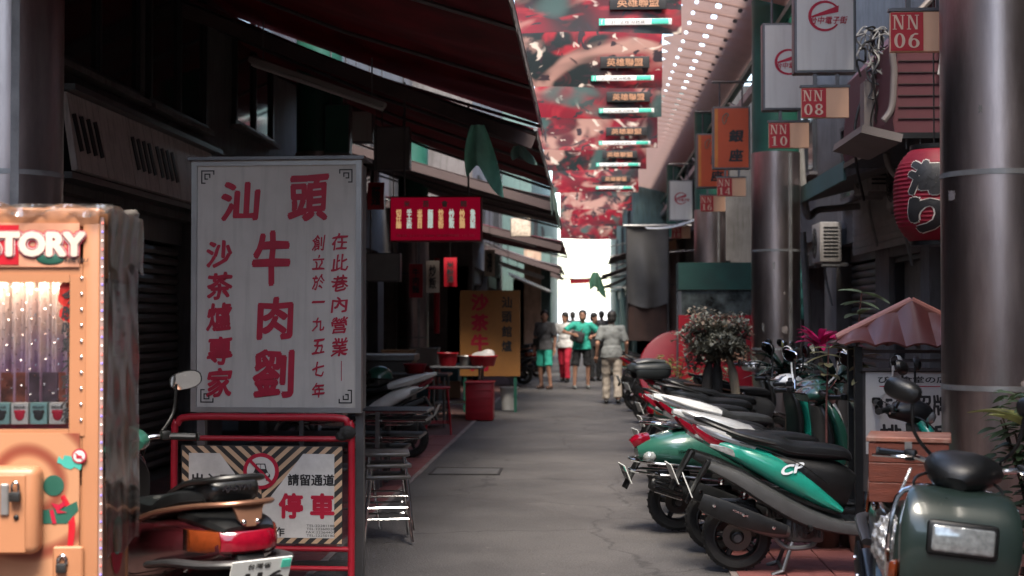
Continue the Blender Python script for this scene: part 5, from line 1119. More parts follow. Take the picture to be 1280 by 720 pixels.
# teal rags on the awning
RAG = mat('rag_teal', (.28, .66, .54), .8, 0, .25, 5, bump=.3, bscale=40, translucent=.35)
def rag(label, u, v0, v1, Y, w_, m=RAG, sk=.3):
    p, q = at(u, v0, Y), at(u, v1, Y); H = p.z - q.z
    def fn(a_, b_): 
        x = (a_ - .5) * w_ * (.35 + 1.5 * b_ - .95 * b_ * b_ * (1 + sk * math.sin(a_ * 5))); return (x + .05 * b_, .05 * math.sin(a_ * 9 + b_ * 2) * (.4 + b_), -b_ * H * (1 - .28 * math.sin(a_ * 4.2 + .4)))
    return tag(MB().sheet(fn, 24, 16, .003).build('rag', m, None, p), label, 'rag', 'rags on the awnings')
rag('crumpled teal rag hanging from the second awning', 597, 156, 228, 13.9, .36)
rag('small pale teal scrap at the tip of the second awning', 648, 182, 202, 14.6, .25, mat('rag_pale', (.22, .36, .32), .8, 0, .3, translucent=.4))
rag('narrow grey green strip hanging at the third awning tip', 690, 232, 275, 21.4, .12, mat('rag_grey', (.16, .22, .2), .8, 0, .3, translucent=.3))

# stacked stools and folded tables behind the beef sign
def stool(label, loc, rz, m, h=.45, grp='metal stools behind the sign'):
    o = thing('stool', label, 'stool', loc, rz, grp)
    MB().rbox((0, 0, h), (.32, .32, .03), .012, 2).build('seat', m, o)
    for sx in (-1, 1):
        for sy in (-1, 1): MB().tube([(sx * .12, sy * .12, h - .01), (sx * .17, sy * .17, 0)], .012, 8).build('leg', CHROME if m is not REDST else m, o)
    f_ = MB()
    for s in (-1, 1): f_.tube([(s * .155, -.155, .14), (s * .155, .155, .14)], .008, 6); f_.tube([(-.155, s * .155, .16), (.155, s * .155, .16)], .008, 6)
    f_.build('stretcher', CHROME if m is not REDST else m, o); return o
REDST = mat('plastic_red', (.36, .008, .02), .4, 0, .1, dirt=.3); STM = mat('stool_top', (.10, .095, .095), .35, .5, .2)
p = at(482, 670, 10.0)
stool('lowest chrome stool of the stack beside the white sign post', (p.x, 10.05, .02), R(12), STM)
stool('middle chrome stool of the stack beside the white sign post', (p.x, 10.05, .10), R(14), STM)
stool('top chrome stool of the stack beside the white sign post', (p.x, 10.05, .18), R(9), STM)
stool('chrome stool behind the stack of stools', (p.x - .35, 10.6, .02), R(30), STM)
ft_ = None
p = at(537, 512, 13.2)
for i in range(4):
    zt_ = [.735, .655, .50, .385][i]; xr = [0, -.01, -.07, -.22][i]
    t = thing('folding_table', ['top', 'second', 'third', 'lowest'][i] + ' dark folding table of the pile left of the utility cover', 'table', (p.x - .75 + xr, 13.3, zt_ - .03), 0, 'piled folding tables')
    MB().rbox((0, 0, .012), (1.5, .6, .03), .008, 1).build('tabletop', mat('table_dark', (.06, .06, .06), .3, .2, .2, dirt=.3), t)
    MB().tube([(-.74, -.305, .012), (.74, -.305, .012)], .012, 6).build('edge_trim', CHROME, t)
    for s in (-1, 1): MB().tube(cat([(s * .6, -.25, -.005), (s * .6, -.25, -.022), (s * .2, -.25, -.022), (s * .2, .25, -.022), (s * .6, .25, -.022), (s * .6, .25, -.005)], 2), .010, 6).build('leg_frame', CHROME, t)
tr_ = thing('trestle', 'dark steel trestle carrying the piled folding tables', 'trestle', (p.x - .8, 13.3, 0))
for sx in (-.35, .35):
    for sy in (-.2, .2): MB().box((sx, sy, .165), (.04, .04, .33)).build('leg', DARKSTEEL, tr_, smooth=0)
for sx in (-.35, .35):
    for sy in (-.36, .36): MB().box((sx, sy, .36), (.035, .035, .72)).build('upright', DARKSTEEL, tr_, smooth=0)
MB().box((0, 0, .335), (.8, .5, .02)).build('shelf', DARKSTEEL, tr_, smooth=0)

stool('bright red plastic stool beside the dark stall table', (at(548, 545, 19).x, 19.0, .02), R(5), REDST, .62, 'red stools')
def stall_table(label, x0, x1, Y, h, m):
    o = thing('stall_table', label, 'table', ((x0 + x1) / 2, Y, .015)); w_ = x1 - x0
    MB().rbox((0, 0, h), (w_, .7, .04), .01, 1).build('tabletop', m, o)
    for sx in (-1, 1):
        for sy in (-1, 1): MB().tube([(sx * (w_ / 2 - .06), sy * .3, h), (sx * (w_ / 2 - .06), sy * .3, 0)], .02, 8).build('leg', DARKSTEEL, o)
    MB().box((0, 0, .22), (w_ - .1, .6, .02)).build('lower_shelf', DARKSTEEL, o, smooth=0); return o
xa, xb = at(470, 460, 20.4).x, at(562, 460, 20.4).x
stall_table('dark stall table in front of the open shop on the left', xa, xb, 20.5, .74, mat('table_dark', ()))
xc, xd = at(540, 460, 22.4).x, at(606, 460, 22.4).x
stall_table('second stall table with red tubs beside the yellow sign', xc, xd, 22.4, .78, DARKSTEEL)
def tub(label, x, Y, z, r, h, m, cat_='tub', fill=None):
    o = thing('plastic_tub', label, cat_, (x, Y, z), 0, 'tubs and buckets of the stall')
    MB().lathe([(r * .78, 0), (r, h), (r * 1.07, h), (r * 1.07, h - .015), (r * .97, h - .015), (r * .75, .015), (.001, .015)], 24).build('wall', m, o)
    MB().tube([(r * 1.03 * math.cos(a), r * 1.03 * math.sin(a), h) for a in [k * .3 for k in range(22)]], .01, 6).build('rim', m, o)
    if fill: MB().ell((0, 0, h - .02), (r * .9, r * .9, .09)).ell((r * .3, .1, h + .03), (r * .5, r * .5, .07)).build('contents', fill, o)
    return o
LINEN = mat('linen_white', (.48, .46, .45), .9, 0, .2, 6, bump=.4)
tub('wide red tub heaped with white noodles beside the yellow sign', at(612, 450, 22.3).x - .1, 22.3, .815, .22, .16, REDST, fill=LINEN)
tub('small red tub on the stall table left of the heaped one', at(560, 450, 22.3).x, 22.3, .815, .16, .2, REDST)
tub('grey steel pot between the two red tubs', at(583, 450, 22.4).x, 22.45, .815, .13, .15, GALV, 'pot')
tub('white bucket standing at the foot of the yellow sign', at(636, 500, 24.0).x, 24.0, .015, .15, .38, mat('bucket_white', (.42, .42, .41), .5, 0, .1, dirt=.2), 'bucket')
tub('dark red tub on the dark stall table', at(520, 450, 20.5).x, 20.4, .775, .16, .13, REDST)
bx = thing('crate', 'square red crate standing before the yellow sign', 'crate', (at(606, 515, 22.8).x, 21.8, .015))
MB().rbox((0, 0, .28), (.42, .40, .56), .012, 2).build('body', REDST, bx); MB().rbox((0, 0, .57), (.45, .43, .03), .008, 1).build('rim', REDST, bx)
for i in range(4): MB().box((0, -.203, .12 + i * .11), (.36, .008, .018)).build('rib', REDST, bx, smooth=0)
ct = thing('serving_counter', 'grey steel serving counter in the dark shop behind the left scooter', 'counter', (at(480, 450, 21.5).x, 21.6, .015))
MB().box((0, 0, .45), (.9, .6, .9)).build('cabinet', mat('counter_steel', (.14, .13, .125), .4, .5, .2, dirt=.4), ct, smooth=0); MB().rbox((0, 0, .96), (.98, .66, .10), .01, 1).build('worktop', GALV, ct)
tag(MB().tube([(0, 0, .0), (0, 0, 1.3)], .05, 12).build('red_post', REDP, None, (at(546, 420, 24.5).x, 24.5, 1.3)), 'thin red vertical signboard on the dark shopfront above the stall', 'sign')
# helmets
def helmet(label, loc, m, rz=0):
    o = thing('helmet', label, 'helmet', loc, rz); prof = []
    for i in range(10): a = R(i * 10.5 - 4); prof.append((.135 * math.cos(a), .125 * math.sin(a) + .05))
    MB().lathe([(.12, .02), (.138, .03)] + prof, 26, Matrix.Diagonal((1.12, .95, 1, 1))).build('shell', m, o)
    MB().tube([(.152 * math.cos(a), .13 * math.sin(a), .035) for a in [k * .3 for k in range(22)]], .008, 6).build('rim', BLACKP, o)
    def vz(u, v): a = (u - .5) * 2.2; return (.165 * math.cos(a) + .012 * v, .15 * math.sin(a), .09 - v * .12)
    MB().sheet(vz, 14, 4, .003).build('visor', mat('visor_smoke', (.03, .03, .03), .08, coat=.5), o)
    return o
helmet('dark green open helmet on the white scooter seat', (-2.33, 15.9, .865), P_GREEN, R(180))
helmet('pink helmet resting on a far scooter on the right', (1.12, 24.0, .875), paint('pink', (.42, .05, .22)), 0)

# ------------------------------------------------------------------ right side facade clutter
AWR = mat('canopy_maroon', (.075, .014, .022), .65, 0, .25, 3, dirt=.4)
ca = thing('shop_canopy', 'boxy dark maroon shop canopy above the paper lantern', 'canopy', (0, 0, 0)); a = at(1093, 166, 12.4); b = at(1118, 48, 12.4)
ca.location = (RX, 12.4, a.z)
wl_ = RX - b.x; hh = b.z - a.z
MB().prism([(0, 0), (-wl_, 0), (-wl_ - .02, .12), (-wl_ + .03, hh), (-wl_ * .5, hh + .5), (0, hh + .6)], 0, 2.4).build('body', AWR, ca, smooth=0)
for i in range(7): MB().box((-wl_ * .5, -.006, .12 + i * .1), (wl_ - .06, .012, .008)).build('seam', mat('seam_dark', (.02, .008, .01), .7), ca, smooth=0)
MB().tube(cat([(-wl_ - .10, -.03, .10), (-wl_ - .03, -.03, .22), (-wl_ - .01, -.03, .5), (-wl_ + .02, -.03, hh), (-wl_ * .5, -.03, hh + .5)], 5), .03, 8).build('edge_pipe', mat('pipe_pale', (.18, .155, .15), .5, .2, .2, dirt=.4), ca)
MB().box((-wl_ - .15, .5, -.03), (.35, 1.4, .07), ry=R(14)).build('ledge', mat('pipe_pale', ()), ca, smooth=0)
MB().box((-wl_ * .45, 1.2, -.03), (wl_ * 1.1, 2.5, .05)).build('soffit', BLACKP, ca, smooth=0)
for i in range(9): MB().tube([(-wl_ + .1 + i * .12, .02, -.03), (-wl_ + .1 + i * .12, .02, -.14)], .006, 5).build('hook', GALV, ca)
MB().tube(cat([(-wl_ * .62, -.05, hh + .1), (-wl_ * .60, -.07, hh * .8), (-wl_ * .62, -.06, hh * .6)], 5), .012, 6).build('rope_end', LINEN, ca)
# cable tangle
tg = thing('cable_tangle', 'bundle of tangled grey cables beside the maroon canopy', 'cables', at(1098, 100, 13.2)); rnd = random.Random(5)
for k in range(20):
    pts = []; x, y, z = rnd.uniform(-.06, .06), rnd.uniform(-.1, .1), .45
    for j in range(9):
        pts.append((x, y, z)); x += rnd.uniform(-.10, .09); y += rnd.uniform(-.08, .08); z -= rnd.uniform(-.05, .17); x *= .9
    MB().tube(cat(pts, 4), rnd.choice([.006, .008, .011]), 5).build('cable', mat('cable_grey', (.20, .20, .2), .6, 0, .3) if k % 2 else BLACKP, tg)
MB().box((.05, .15, -.25), (.34, .2, .5)).build('junction_box', mat('pipe_pale', ()), tg, smooth=0)
def aircon(label, y, z, x=RX, w_=.82, h_=.56):
    o = thing('air_conditioner', label, 'air conditioner', (x - .22, y, z), 0, 'air conditioner units on the right wall'); ACM = mat('ac_cream', (.30, .28, .265), .5, 0, .1, dirt=.5, streak=.4)
    MB().rbox((0, 0, h_ / 2), (.3, w_, h_), .02, 2).build('case', ACM, o)
    T = Matrix.Translation((-.152, .1, h_ / 2)) @ Euler((0, R(-90), 0)).to_matrix().to_4x4()
    g = MB()
    for r in (.06, .11, .16, .21): g.lathe([(r, 0), (r + .008, .004), (r + .012, 0)], 24, T, cap=False)
    for k in range(8): g.box((0, 0, .003), (.42, .006, .006), M=T, rz=k * math.pi / 8)
    g.build('fan_grille', BLACKP, o)
    s_ = MB()
    for k in range(9): s_.box((0, -w_ / 2 - .003, .08 + k * .05), (.2, .008, .02))
    s_.build('side_louvres', BLACKP, o, smooth=0)
    for s in (-.3, .3): MB().box((.06, s, -.03), (.36, .04, .05)).build('bracket', GALV, o, smooth=0)
    MB().tube(cat([(.1, w_ / 2 - .05, .1), (.05, w_ / 2 + .1, -.1), (.16, w_ / 2 + .15, -.6)], 5), .018, 6).build('pipe', mat('cable_grey', ()), o); return o
aircon('air conditioner high between the white lightboxes and the canopy', 17.0, 3.05); aircon('air conditioner low on the wall right of the second steel pillar', 20.3, 2.35, w_=.7)
aircon('air conditioner beside the cable tangle', 15.2, 2.75, w_=.7); aircon('far air conditioner between the orange signs and the green pillar', 25.0, 3.3); aircon('farther air conditioner above the kiosk', 27.5, 2.9)
def pipe(label, pts, r, m, grp='pipes on the right wall'):
    b0 = Vector(pts[0]); tag(MB().tube(cat([tuple(Vector(p_) - b0) for p_ in pts], 5), r, 8).build('drain_pipe', m, None, b0), label, 'pipe', grp)
PPM = mat('pvc_grey', (.22, .21, .20), .5, 0, .2, dirt=.4)
pipe('grey pipe bending along the wall right of the second pillar', [at(1000, 175, 18), at(1008, 265, 18), at(1025, 262, 18.4), at(1075, 258, 18.4)], .045, PPM)
pipe('thin dark cable looping down from the cable tangle', [at(1085, 105, 14), at(1070, 150, 14), at(1070, 200, 14), at(1080, 250, 14.3)], .014, BLACKP)
pipe('curved grey conduit below the maroon canopy', [at(1105, 165, 13.5), at(1110, 205, 13.5), at(1122, 222, 13.5)], .03, PPM)
pipe('vertical drain pipe left of the narrow door', [at(1003, 290, 19), at(1010, 400, 19), at(1012, 520, 19)], .05, PPM)
sd_ = thing('siding_panel', 'pale boarded wall panel under the ledge right of the second pillar', 'panel', (RX - .03, 17.4, 2.45)); 
for k in range(9): MB().box((-.012, 0, k * .085), (.03, 3.6, .08), ry=R(-8)).build('board', mat('siding_board', (.26, .245, .235), .6, 0, .15, dirt=.5, dscale=3), sd_, smooth=0)
lg = thing('wall_ledge', 'sloping grey concrete ledge above the boarded wall panel', 'ledge', (RX - .45, 17.0, 3.22)); MB().box((0, 0, 0), (.95, 4.0, .10), ry=R(-14)).build('slab', WALLG, lg, smooth=0); MB().box((-.46, 0, -.10), (.03, 4.0, .2)).build('fascia', mat('ledge_teal', (.07, .16, .15), .6, 0, .2, dirt=.4), lg, smooth=0)
ts = small_box('shop_sign', 'narrow teal vertical shop sign right of the second steel pillar', 'sign', 998, 318, 1011, 400, 19.6, mat('teal_face', (.03, .16, .14), .45, 0, .2))
for i, ch in enumerate('電腦維修'): lettering(ch, 0, .80 - i * .22, .10, .15, mat('teal_ink', (.10, .35, .32), .5), ts, -.013, .03)
MB().tube([(0, .1, 0), (0, .1, -1.5)], .02, 8).build('pole', DARKSTEEL, ts)
# grey tarpaulin, brown shutter panel, far awnings
TARP = mat('tarp_grey', (.10, .098, .098), .85, 0, .2, 2, bump=.2, bscale=20)
a, b = at(784, 378, 30.6), at(835, 282, 30.6); W, H = b.x - a.x, b.z - a.z
tp = thing('tarpaulin', 'grey tarpaulin hanging in folds on the right side before the bright end', 'tarpaulin', (a.x, 30.6, a.z))
MB().sheet(lambda u, v: (u * W, .05 * math.sin(u * 11) * (1.2 - v) + .06 * math.sin(v * 7 + u * 4) * math.sin(u * 3.1), v * H - .12 * math.sin(u * 3.1) * (1 - v)), 30, 20, .006).build('sheet', TARP, tp)
MB().tube([(-.08, 0, H), (W + .5, 0, H)], .03, 8).build('top_bar', GALV, tp)
for s in (0, W): MB().tube([(s, .03, H), (s, .03, -a.z)], .025, 8).build('pole', DARKSTEEL, tp)
MB().box((W / 2, .12, -.42), (W, .06, .80)).build('brown_panel', mat('brown_panel', (.055, .028, .022), .7, 0, .3, 4, streak=.4), tp, smooth=0)
tag(MB().sheet(lambda u, v: (u * 1.0, -v * 1.1, .18 * u - .10 * v - .07 * math.sin(u * 3.1)), 14, 8, .01).build('white_awning', mat('awning_white', (.72, .73, .72), .6, 0, .06, translucent=.4), None, at(806, 284, 29.8)), 'small bright white awning above the grey tarpaulin', 'awning')
for k, (y0, y1, zt, zw, xt) in enumerate([(32.5, 37, 2.95, 3.6, .55), (38, 43, 2.7, 3.5, .42), (45, 52, 2.5, 3.0, .35)]):
    o = thing('awning', ['nearest', 'middle', 'farthest'][k] + ' dark awning on the right side beside the bright alley end', 'awning', (2.5 if y0 < 44 else 1.55, (y0 + y1) / 2, zw), 0, 'awnings on the far right'); W = xt - o.location.x; dz = zt - zw; L = y1 - y0
    MB().sheet(lambda u, v: (v * W, (u - .5) * L, v * dz - .04 * math.sin(v * 3.1)), 12, 8, .01).build('fabric', AWND, o); MB().tube([(W, -L / 2, dz), (W, L / 2, dz)], .025, 6).build('front_bar', GALV, o)
    for s in (-1, 1): MB().tube([(0, s * L * .48, -.5), (W, s * L * .48, dz)], .02, 6).build('arm', DARKSTEEL, o)
rag('dark green flag with a beige corner hanging at the right awning tip', 744, 340, 366, 37.6, .42, mat('flag_green', (.03, .09, .06), .8, 0, .5, 5, translucent=.2))
# vertical lit shop panels far on the left
for k, (u0, u1, v0, v1, Y, m, lb) in enumerate([(655, 676, 308, 392, 41.5, WALLB, 'beige plastered pier on the far left lit by daylight'), (676, 688, 300, 392, 45, WALLT, 'narrow teal pier next to the beige one')]):
    a, b = at(u0, 395, Y), at(u1, v0, Y); o = thing('wall_pier', lb, 'pier', ((a.x + b.x) / 2, Y, 0)); MB().box((0, .2, b.z / 2), (b.x - a.x, .4, b.z)).build('shaft', m, o, smooth=0); MB().box((0, .2, b.z + .05), (b.x - a.x + .12, .52, .1)).build('capital', m, o, smooth=0)
for k, (v, Y) in enumerate([(300, 31), (338, 34), (352, 38.5)]):
    a = at(612 + k * 12, v - 10, Y); b = at(672 + k * 8, v + 6 + k * 3, Y)
    o = thing('light_fixture', ['upper', 'middle', 'lower'][k] + ' pale fluorescent fixture strip under the far left awnings', 'lamp', (a + b) / 2, 0, 'fixture strips on the far left'); d = b - a
    MB().rbox((0, 0, 0), (d.length, .2, .07), .01, 1, ry=-math.atan2(d.z, d.x)).build('housing', mat('fixture_pale', (.5, .52, .51), .5), o); MB().tube([(-d.x * .45, 0, -d.z * .45 - .05), (d.x * .45, 0, d.z * .45 - .05)], .02, 8).build('tube', WHITEP, o)
    MB().tube([(-d.x * .3, 0, -d.z * .3), (-d.x * .3, 0, .7)], .008, 5).build('hanger', DARKSTEEL, o)
wr = thing('overhead_wires', 'dark wires strung across the bright end of the alley', 'wires', (0, 48, 3.1))
for k in range(4): MB().tube([(-1.9 + 3.5 * t, .3 * k, .35 * k - .25 * math.sin(t * 3.14)) for t in [i / 12 for i in range(13)]], .018, 5).build('wire', BLACKP, wr)
# round red table top leaning by the kiosk
rt = thing('round_tabletop', 'round red table top leaning beside the kiosk', 'table', (at(850, 460, 20.2).x, 20.2, .015)); T = Matrix.Translation((0, 0, .80)) @ Euler((R(78), 0, R(6))).to_matrix().to_4x4()
MB().lathe([(.56, -.012), (.58, -.006), (.58, .006), (.56, .012)], 48, T).build('disc', mat('table_red', (.24, .01, .02), .35, 0, .1), rt); MB().lathe([(.585, -.014), (.592, 0), (.585, .014)], 48, T, cap=False).build('edge_band', REDP, rt)
MB().box((0, .22, .42), (.5, .04, .84), rx=R(-14)).build('prop', DARKSTEEL, rt, smooth=0)

# ------------------------------------------------------------------ wooden box and plastic bag on the near scooter
WOOD = mat('box_wood', (.16, .042, .026), .45, 0, .3, 6, bump=.25, bscale=40, stretch=(1, 1, 6), dirt=.4, dscale=5)
wb = thing('wooden_box', 'reddish brown wooden delivery box with worn lid on the near scooter', 'box', (at(1137, 600, 6.3).x, 6.30, .80)); wb.rotation_euler.z = R(-14)
for i in range(3):
    MB().rbox((0, -.15, .045 + i * .085), (.33, .016, .083), .003, 1).build('plank', WOOD, wb); MB().rbox((0, .15, .045 + i * .085), (.33, .016, .083), .003, 1).build('plank', WOOD, wb)
    for s in (-1, 1): MB().rbox((s * .157, 0, .045 + i * .085), (.016, .282, .083), .003, 1).build('plank', WOOD, wb)
MB().box((0, 0, .008), (.29, .27, .012)).build('base', WOOD, wb, smooth=0)
MB().rbox((0, 0, .272), (.35, .33, .022), .004, 1).build('lid', mat('lid_worn', (.24, .09, .06), .4, 0, .4, 7, bump=.2, dirt=.55, dscale=9, dcol=(.45, .38, .33)), wb)
MB().box((0, -.166, .235), (.03, .012, .06)).build('latch', GALV, wb, smooth=0)
bg_ = thing('plastic_bag', 'crumpled silvery plastic bag hanging on the left side of the near scooter', 'bag', at(1112, 690, 5.7)); rnd = random.Random(3)
bm = bmesh.new(); bmesh.ops.create_icosphere(bm, subdivisions=4, radius=1)
for v in bm.verts:
    n_ = v.co.normalized(); k = 1 + .10 * math.sin(n_.x * 9 + n_.z * 13) + .08 * math.sin(n_.y * 17 - n_.z * 11 + n_.x * 6) + .05 * math.sin(n_.x * 31 + n_.y * 23 + n_.z * 27); k = 1 + (k - 1) * .6; v.co = Vector((n_.x * .065 * k, n_.y * .10 * k, n_.z * .115 * k + .03))
me = bpy.data.meshes.new('crumpled_sheet'); bm.to_mesh(me); bm.free(); link('crumpled_sheet', me, mat('foil_plastic', (.45, .45, .45), .2, .6, .4, 18, bump=.9, bscale=45), bg_)
MB().tube(cat([(0, -.02, .13), (.05, 0, .25), (.09, .02, .33)], 4), .006, 6).build('handle', mat('foil_plastic', ()), bg_)

# ------------------------------------------------------------------ plants
def leafm(key, c, t=.3, rough=.45): return mat('leaf_' + key, c, rough, 0, .45, 9, translucent=t, spec=.4)
def leaf(mb, base, d, L, w_, droop=.4, fold=.25, n=5, twist=0):
    d = Vector(d).normalized(); side = d.cross(Vector((0, 0, 1))); side = side.normalized() if side.length > 1e-3 else Vector((1, 0, 0))
    up = side.cross(d); side = (side * math.cos(twist) + up * math.sin(twist)); V = []; Fc = []
    for i in range(n + 1):
        t = i / n; p_ = Vector(base) + d * L * t - Vector((0, 0, 1)) * droop * L * t * t; ww = w_ * math.sin(math.pi * min(1, (t * .86 + .1))) ** .8 if i < n else 0.0005
        V += [p_ - side * ww, p_ - up * fold * ww, p_ + side * ww]
    for i in range(n): a = 3 * i; Fc += [(a, a + 1, a + 4, a + 3), (a + 1, a + 2, a + 5, a + 4)]
    mb.add(V, Fc)
POTM = mat('pot_terracotta', (.14, .07, .055), .8, 0, .2, dirt=.5); SOIL = mat('soil', (.03, .022, .018), .95, 0, .4, 30, bump=.8)
def pot(o, r=.16, h=.28): 
    MB().lathe([(r * .7, 0), (r, h * .85), (r * 1.1, h * .85), (r * 1.1, h), (r * .95, h), (r * .9, h * .9)], 24, cap=False).lathe([(.001, .01), (r * .7, .01)], 24, cap=False).build('pot', POTM, o); MB().lathe([(.001, h * .9), (r * .93, h * .88)], 20, cap=False).build('soil', SOIL, o)
rnd = random.Random(21)
# shrub with wrapped stems
sh = thing('potted_tree', 'round small leaved potted tree with wrapped stems between the scooters', 'tree', (at(897, 500, 15.4).x, 15.4, .015)); pot(sh, .26, .4)
kz = at(0, 425, 15.4).z
for k, (dx, dy, r, m) in enumerate([(-.10, 0, .055, mat('bark_dark', (.03, .026, .024), .9, 0, .4, 8, bump=.9, stretch=(1, 1, .2))), (.0, .05, .06, mat('bark_dark', ())), (.16, -.04, .05, mat('bark_pale', (.22, .18, .13), .8, 0, .4, 8, bump=.6, stretch=(1, 1, .15)))]):
    MB().tube(cat([(dx, dy, .3), (dx * 1.2, dy, .7), (dx * .9, dy, 1.05), (dx * .4, dy, kz - .05)], 4), [r * 1.1] * 4 + [r] * 4 + [r * .7] * 4 + [r * .3], 9).build('trunk', m, sh)
br = MB()
for k in range(26):
    a, e_ = rnd.uniform(0, 6.28), rnd.uniform(-.3, 1.2); d = Vector((math.cos(a) * math.cos(e_), math.sin(a) * math.cos(e_), math.sin(e_) * .9)); br.tube([Vector((0, 0, kz - .15)), Vector((0, 0, kz - .1)) + d * .2, Vector((0, 0, kz)) + d * .36], [.012, .008, .004], 5)
br.build('branch', mat('bark_dark', ()), sh)
lv = [MB(), MB()]
for k in range(5200):
    while True:
        d = Vector((rnd.uniform(-1, 1), rnd.uniform(-1, 1), rnd.uniform(-1, 1)))
        if .25 < d.length < 1: break
    if rnd.random() > d.length + .15: continue
    lump = 1 + .28 * math.sin(d.x * 5 + 1) * math.cos(d.z * 4) + .2 * math.sin(d.z * 8 + d.y * 5)
    c = Vector((d.x * .36 * lump, d.y * .34 * lump, kz + d.z * .28 * lump))
    leaf(lv[0 if rnd.random() < .72 or c.z < kz + .12 else 1], c, (rnd.uniform(-1, 1), rnd.uniform(-1, 1), rnd.uniform(-.4, 1)), rnd.uniform(.045, .08), rnd.uniform(.013, .022), .3, .3, 2)
tag(lv[0].build('crown', leafm('greygreen', (.17, .17, .14), .25), sh, smooth=0, fix=False), kind='stuff'); tag(lv[1].build('upper_leaves', leafm('palepink', (.30, .22, .16), .4), sh, smooth=0, fix=False), kind='stuff')  # paler leaves sit only in the upper part of the crown
def bush(label, loc, rx, rz, n, m, Ls, ws, group='leafy plants on the right', potr=.18, droop=.4, up=.3):
    o = thing('potted_plant', label, 'plant', loc, 0, group); pot(o, potr, .3); mb = MB(); st = MB()
    for k in range(9): a = rnd.uniform(0, 6.28); st.tube([(0, 0, .25), (.3 * rx * math.cos(a), .3 * rx * math.sin(a), .25 + rz * .5), (.7 * rx * math.cos(a), .7 * rx * math.sin(a), .25 + rz * rnd.uniform(.6, .95))], [.012, .009, .005], 6)
    st.build('stem', mat('stem_brown', (.05, .035, .025), .8, 0, .3), o)
    for k in range(n):
        a = rnd.uniform(0, 6.28); r = rx * rnd.uniform(.1, 1) ; z = .25 + rz * rnd.uniform(.15, 1); leaf(mb, (r * .8 * math.cos(a), r * .8 * math.sin(a), z), (math.cos(a + rnd.uniform(-.8, .8)), math.sin(a + rnd.uniform(-.8, .8)), rnd.uniform(-.3, .9) * up * 2), rnd.uniform(*Ls), rnd.uniform(*ws), droop, .3, 4, rnd.uniform(-.5, .5))
    tag(mb.build('foliage', m, o, fix=False), kind='stuff'); return o
def strap(label, loc, n, L, m, h, w_=.03, el=(.3, 1.3), group='strap leaved plants'):
    o = thing('potted_plant', label, 'plant', loc, 0, group); pot(o, .15, .3); MB().tube([(0, 0, .25), (.02, 0, h * .6), (0, 0, h)], [.02, .016, .012], 7).build('stem', mat('stem_brown', (.05, .035, .025), .8, 0, .3), o)
    for k in range(n):
        a = k * 2.4 + rnd.uniform(-.3, .3); e_ = rnd.uniform(*el); mb = MB(); leaf(mb, (0, 0, h - .02 * (k % 5)), (math.cos(a) * math.cos(e_), math.sin(a) * math.cos(e_), math.sin(e_)), L * rnd.uniform(.7, 1.1), w_, .45, .35, 8); mb.build('leaf', m, o, fix=False)
    return o
p = at(1025, 425, 12.6); strap('red leaved cordyline above the dark strap leaves', (p.x, 12.6, .015), 20, .42, leafm('crimson', (.38, .012, .09), .3, .35), p.z - .02, .034, (.2, 1.2), 'red plants')
p = at(985, 450, 13.4); strap('dark glossy strap leaved plant left of the red cordyline', (p.x, 13.6, .015), 30, .55, leafm('dark', (.02, .035, .03), .1, .22), p.z - .12, .04)
p = at(1000, 470, 11.6); strap('second dark strap leaved plant below the red cordyline', (p.x + .35, 12.0, .015), 26, .5, leafm('dark', ()), p.z - .05, .038)
def stem_plant(label, foot, bend, top, n, m, L=.13):
    o = thing('stem_plant', label, 'plant', (foot.x, foot.y, .015), 0, 'thin stemmed plants'); f_ = Vector((foot.x, foot.y, 0)); pot(o, .11, .24)
    P = cat([(0, 0, .2), tuple(bend - f_), tuple(top - f_)], 6); MB().tube(P, [.011 - .006 * i / (len(P) - 1) for i in range(len(P))], 7).build('stem', mat('stem_red', (.10, .035, .03), .6, 0, .3, 20), o)
    for k in range(n):
        t = Vector(P[-1 - (k % 4)]); a = k * 2.4 + rnd.uniform(-.3, .3); mb = MB(); leaf(mb, t, (math.cos(a), math.sin(a) * .7, rnd.uniform(-.1, .5)), L * rnd.uniform(.7, 1.3), L * .24, .35, .3, 6); mb.build('leaf', m, o, fix=False)
    return o
LG = leafm('pale_green', (.22, .29, .18), .4, .35); LO = leafm('olive', (.24, .22, .12), .4, .4)
stem_plant('taller thin red stem plant with a tuft of pale leaves', at(1062, 600, 10.0), at(1068, 480, 10), at(1077, 368, 10), 12, LG, .17)
stem_plant('shorter thin red stem plant with ragged olive leaves', at(1034, 600, 9.9), at(1033, 520, 9.9), at(1036, 437, 9.9), 10, LO, .14)
stem_plant('third thin stem plant with yellow green leaves near the menu stand', at(1078, 600, 9.7), at(1080, 520, 9.7), at(1078, 440, 9.7), 8, LO, .12)
p = at(838, 440, 17.4); bush('low yellow green bush beside the black top case scooter', (p.x, 17.7, .015), .26, .85, 260, leafm('yellow_green', (.20, .19, .06), .4), (.06, .11), (.014, .024))
p = at(900, 480, 16.4); bush('small green bush at the foot of the kiosk', (p.x, 17.9, .015), .35, .7, 300, LG, (.06, .11), (.014, .024))
p = at(1272, 560, 7.2); bush('dense small leaved bush at the right edge behind the near scooter', (p.x + .12, 7.25, .015), .26, .95, 420, leafm('fern', (.05, .085, .04), .3), (.07, .13), (.014, .026))
p = at(1262, 470, 7.0); o = strap('broad leaved plant with yellow edged leaves at the right edge', (p.x + .22, 7.0, .015), 9, .62, leafm('yellow_edge', (.14, .15, .05), .3), p.z - .28, .075, (.5, 1.35))

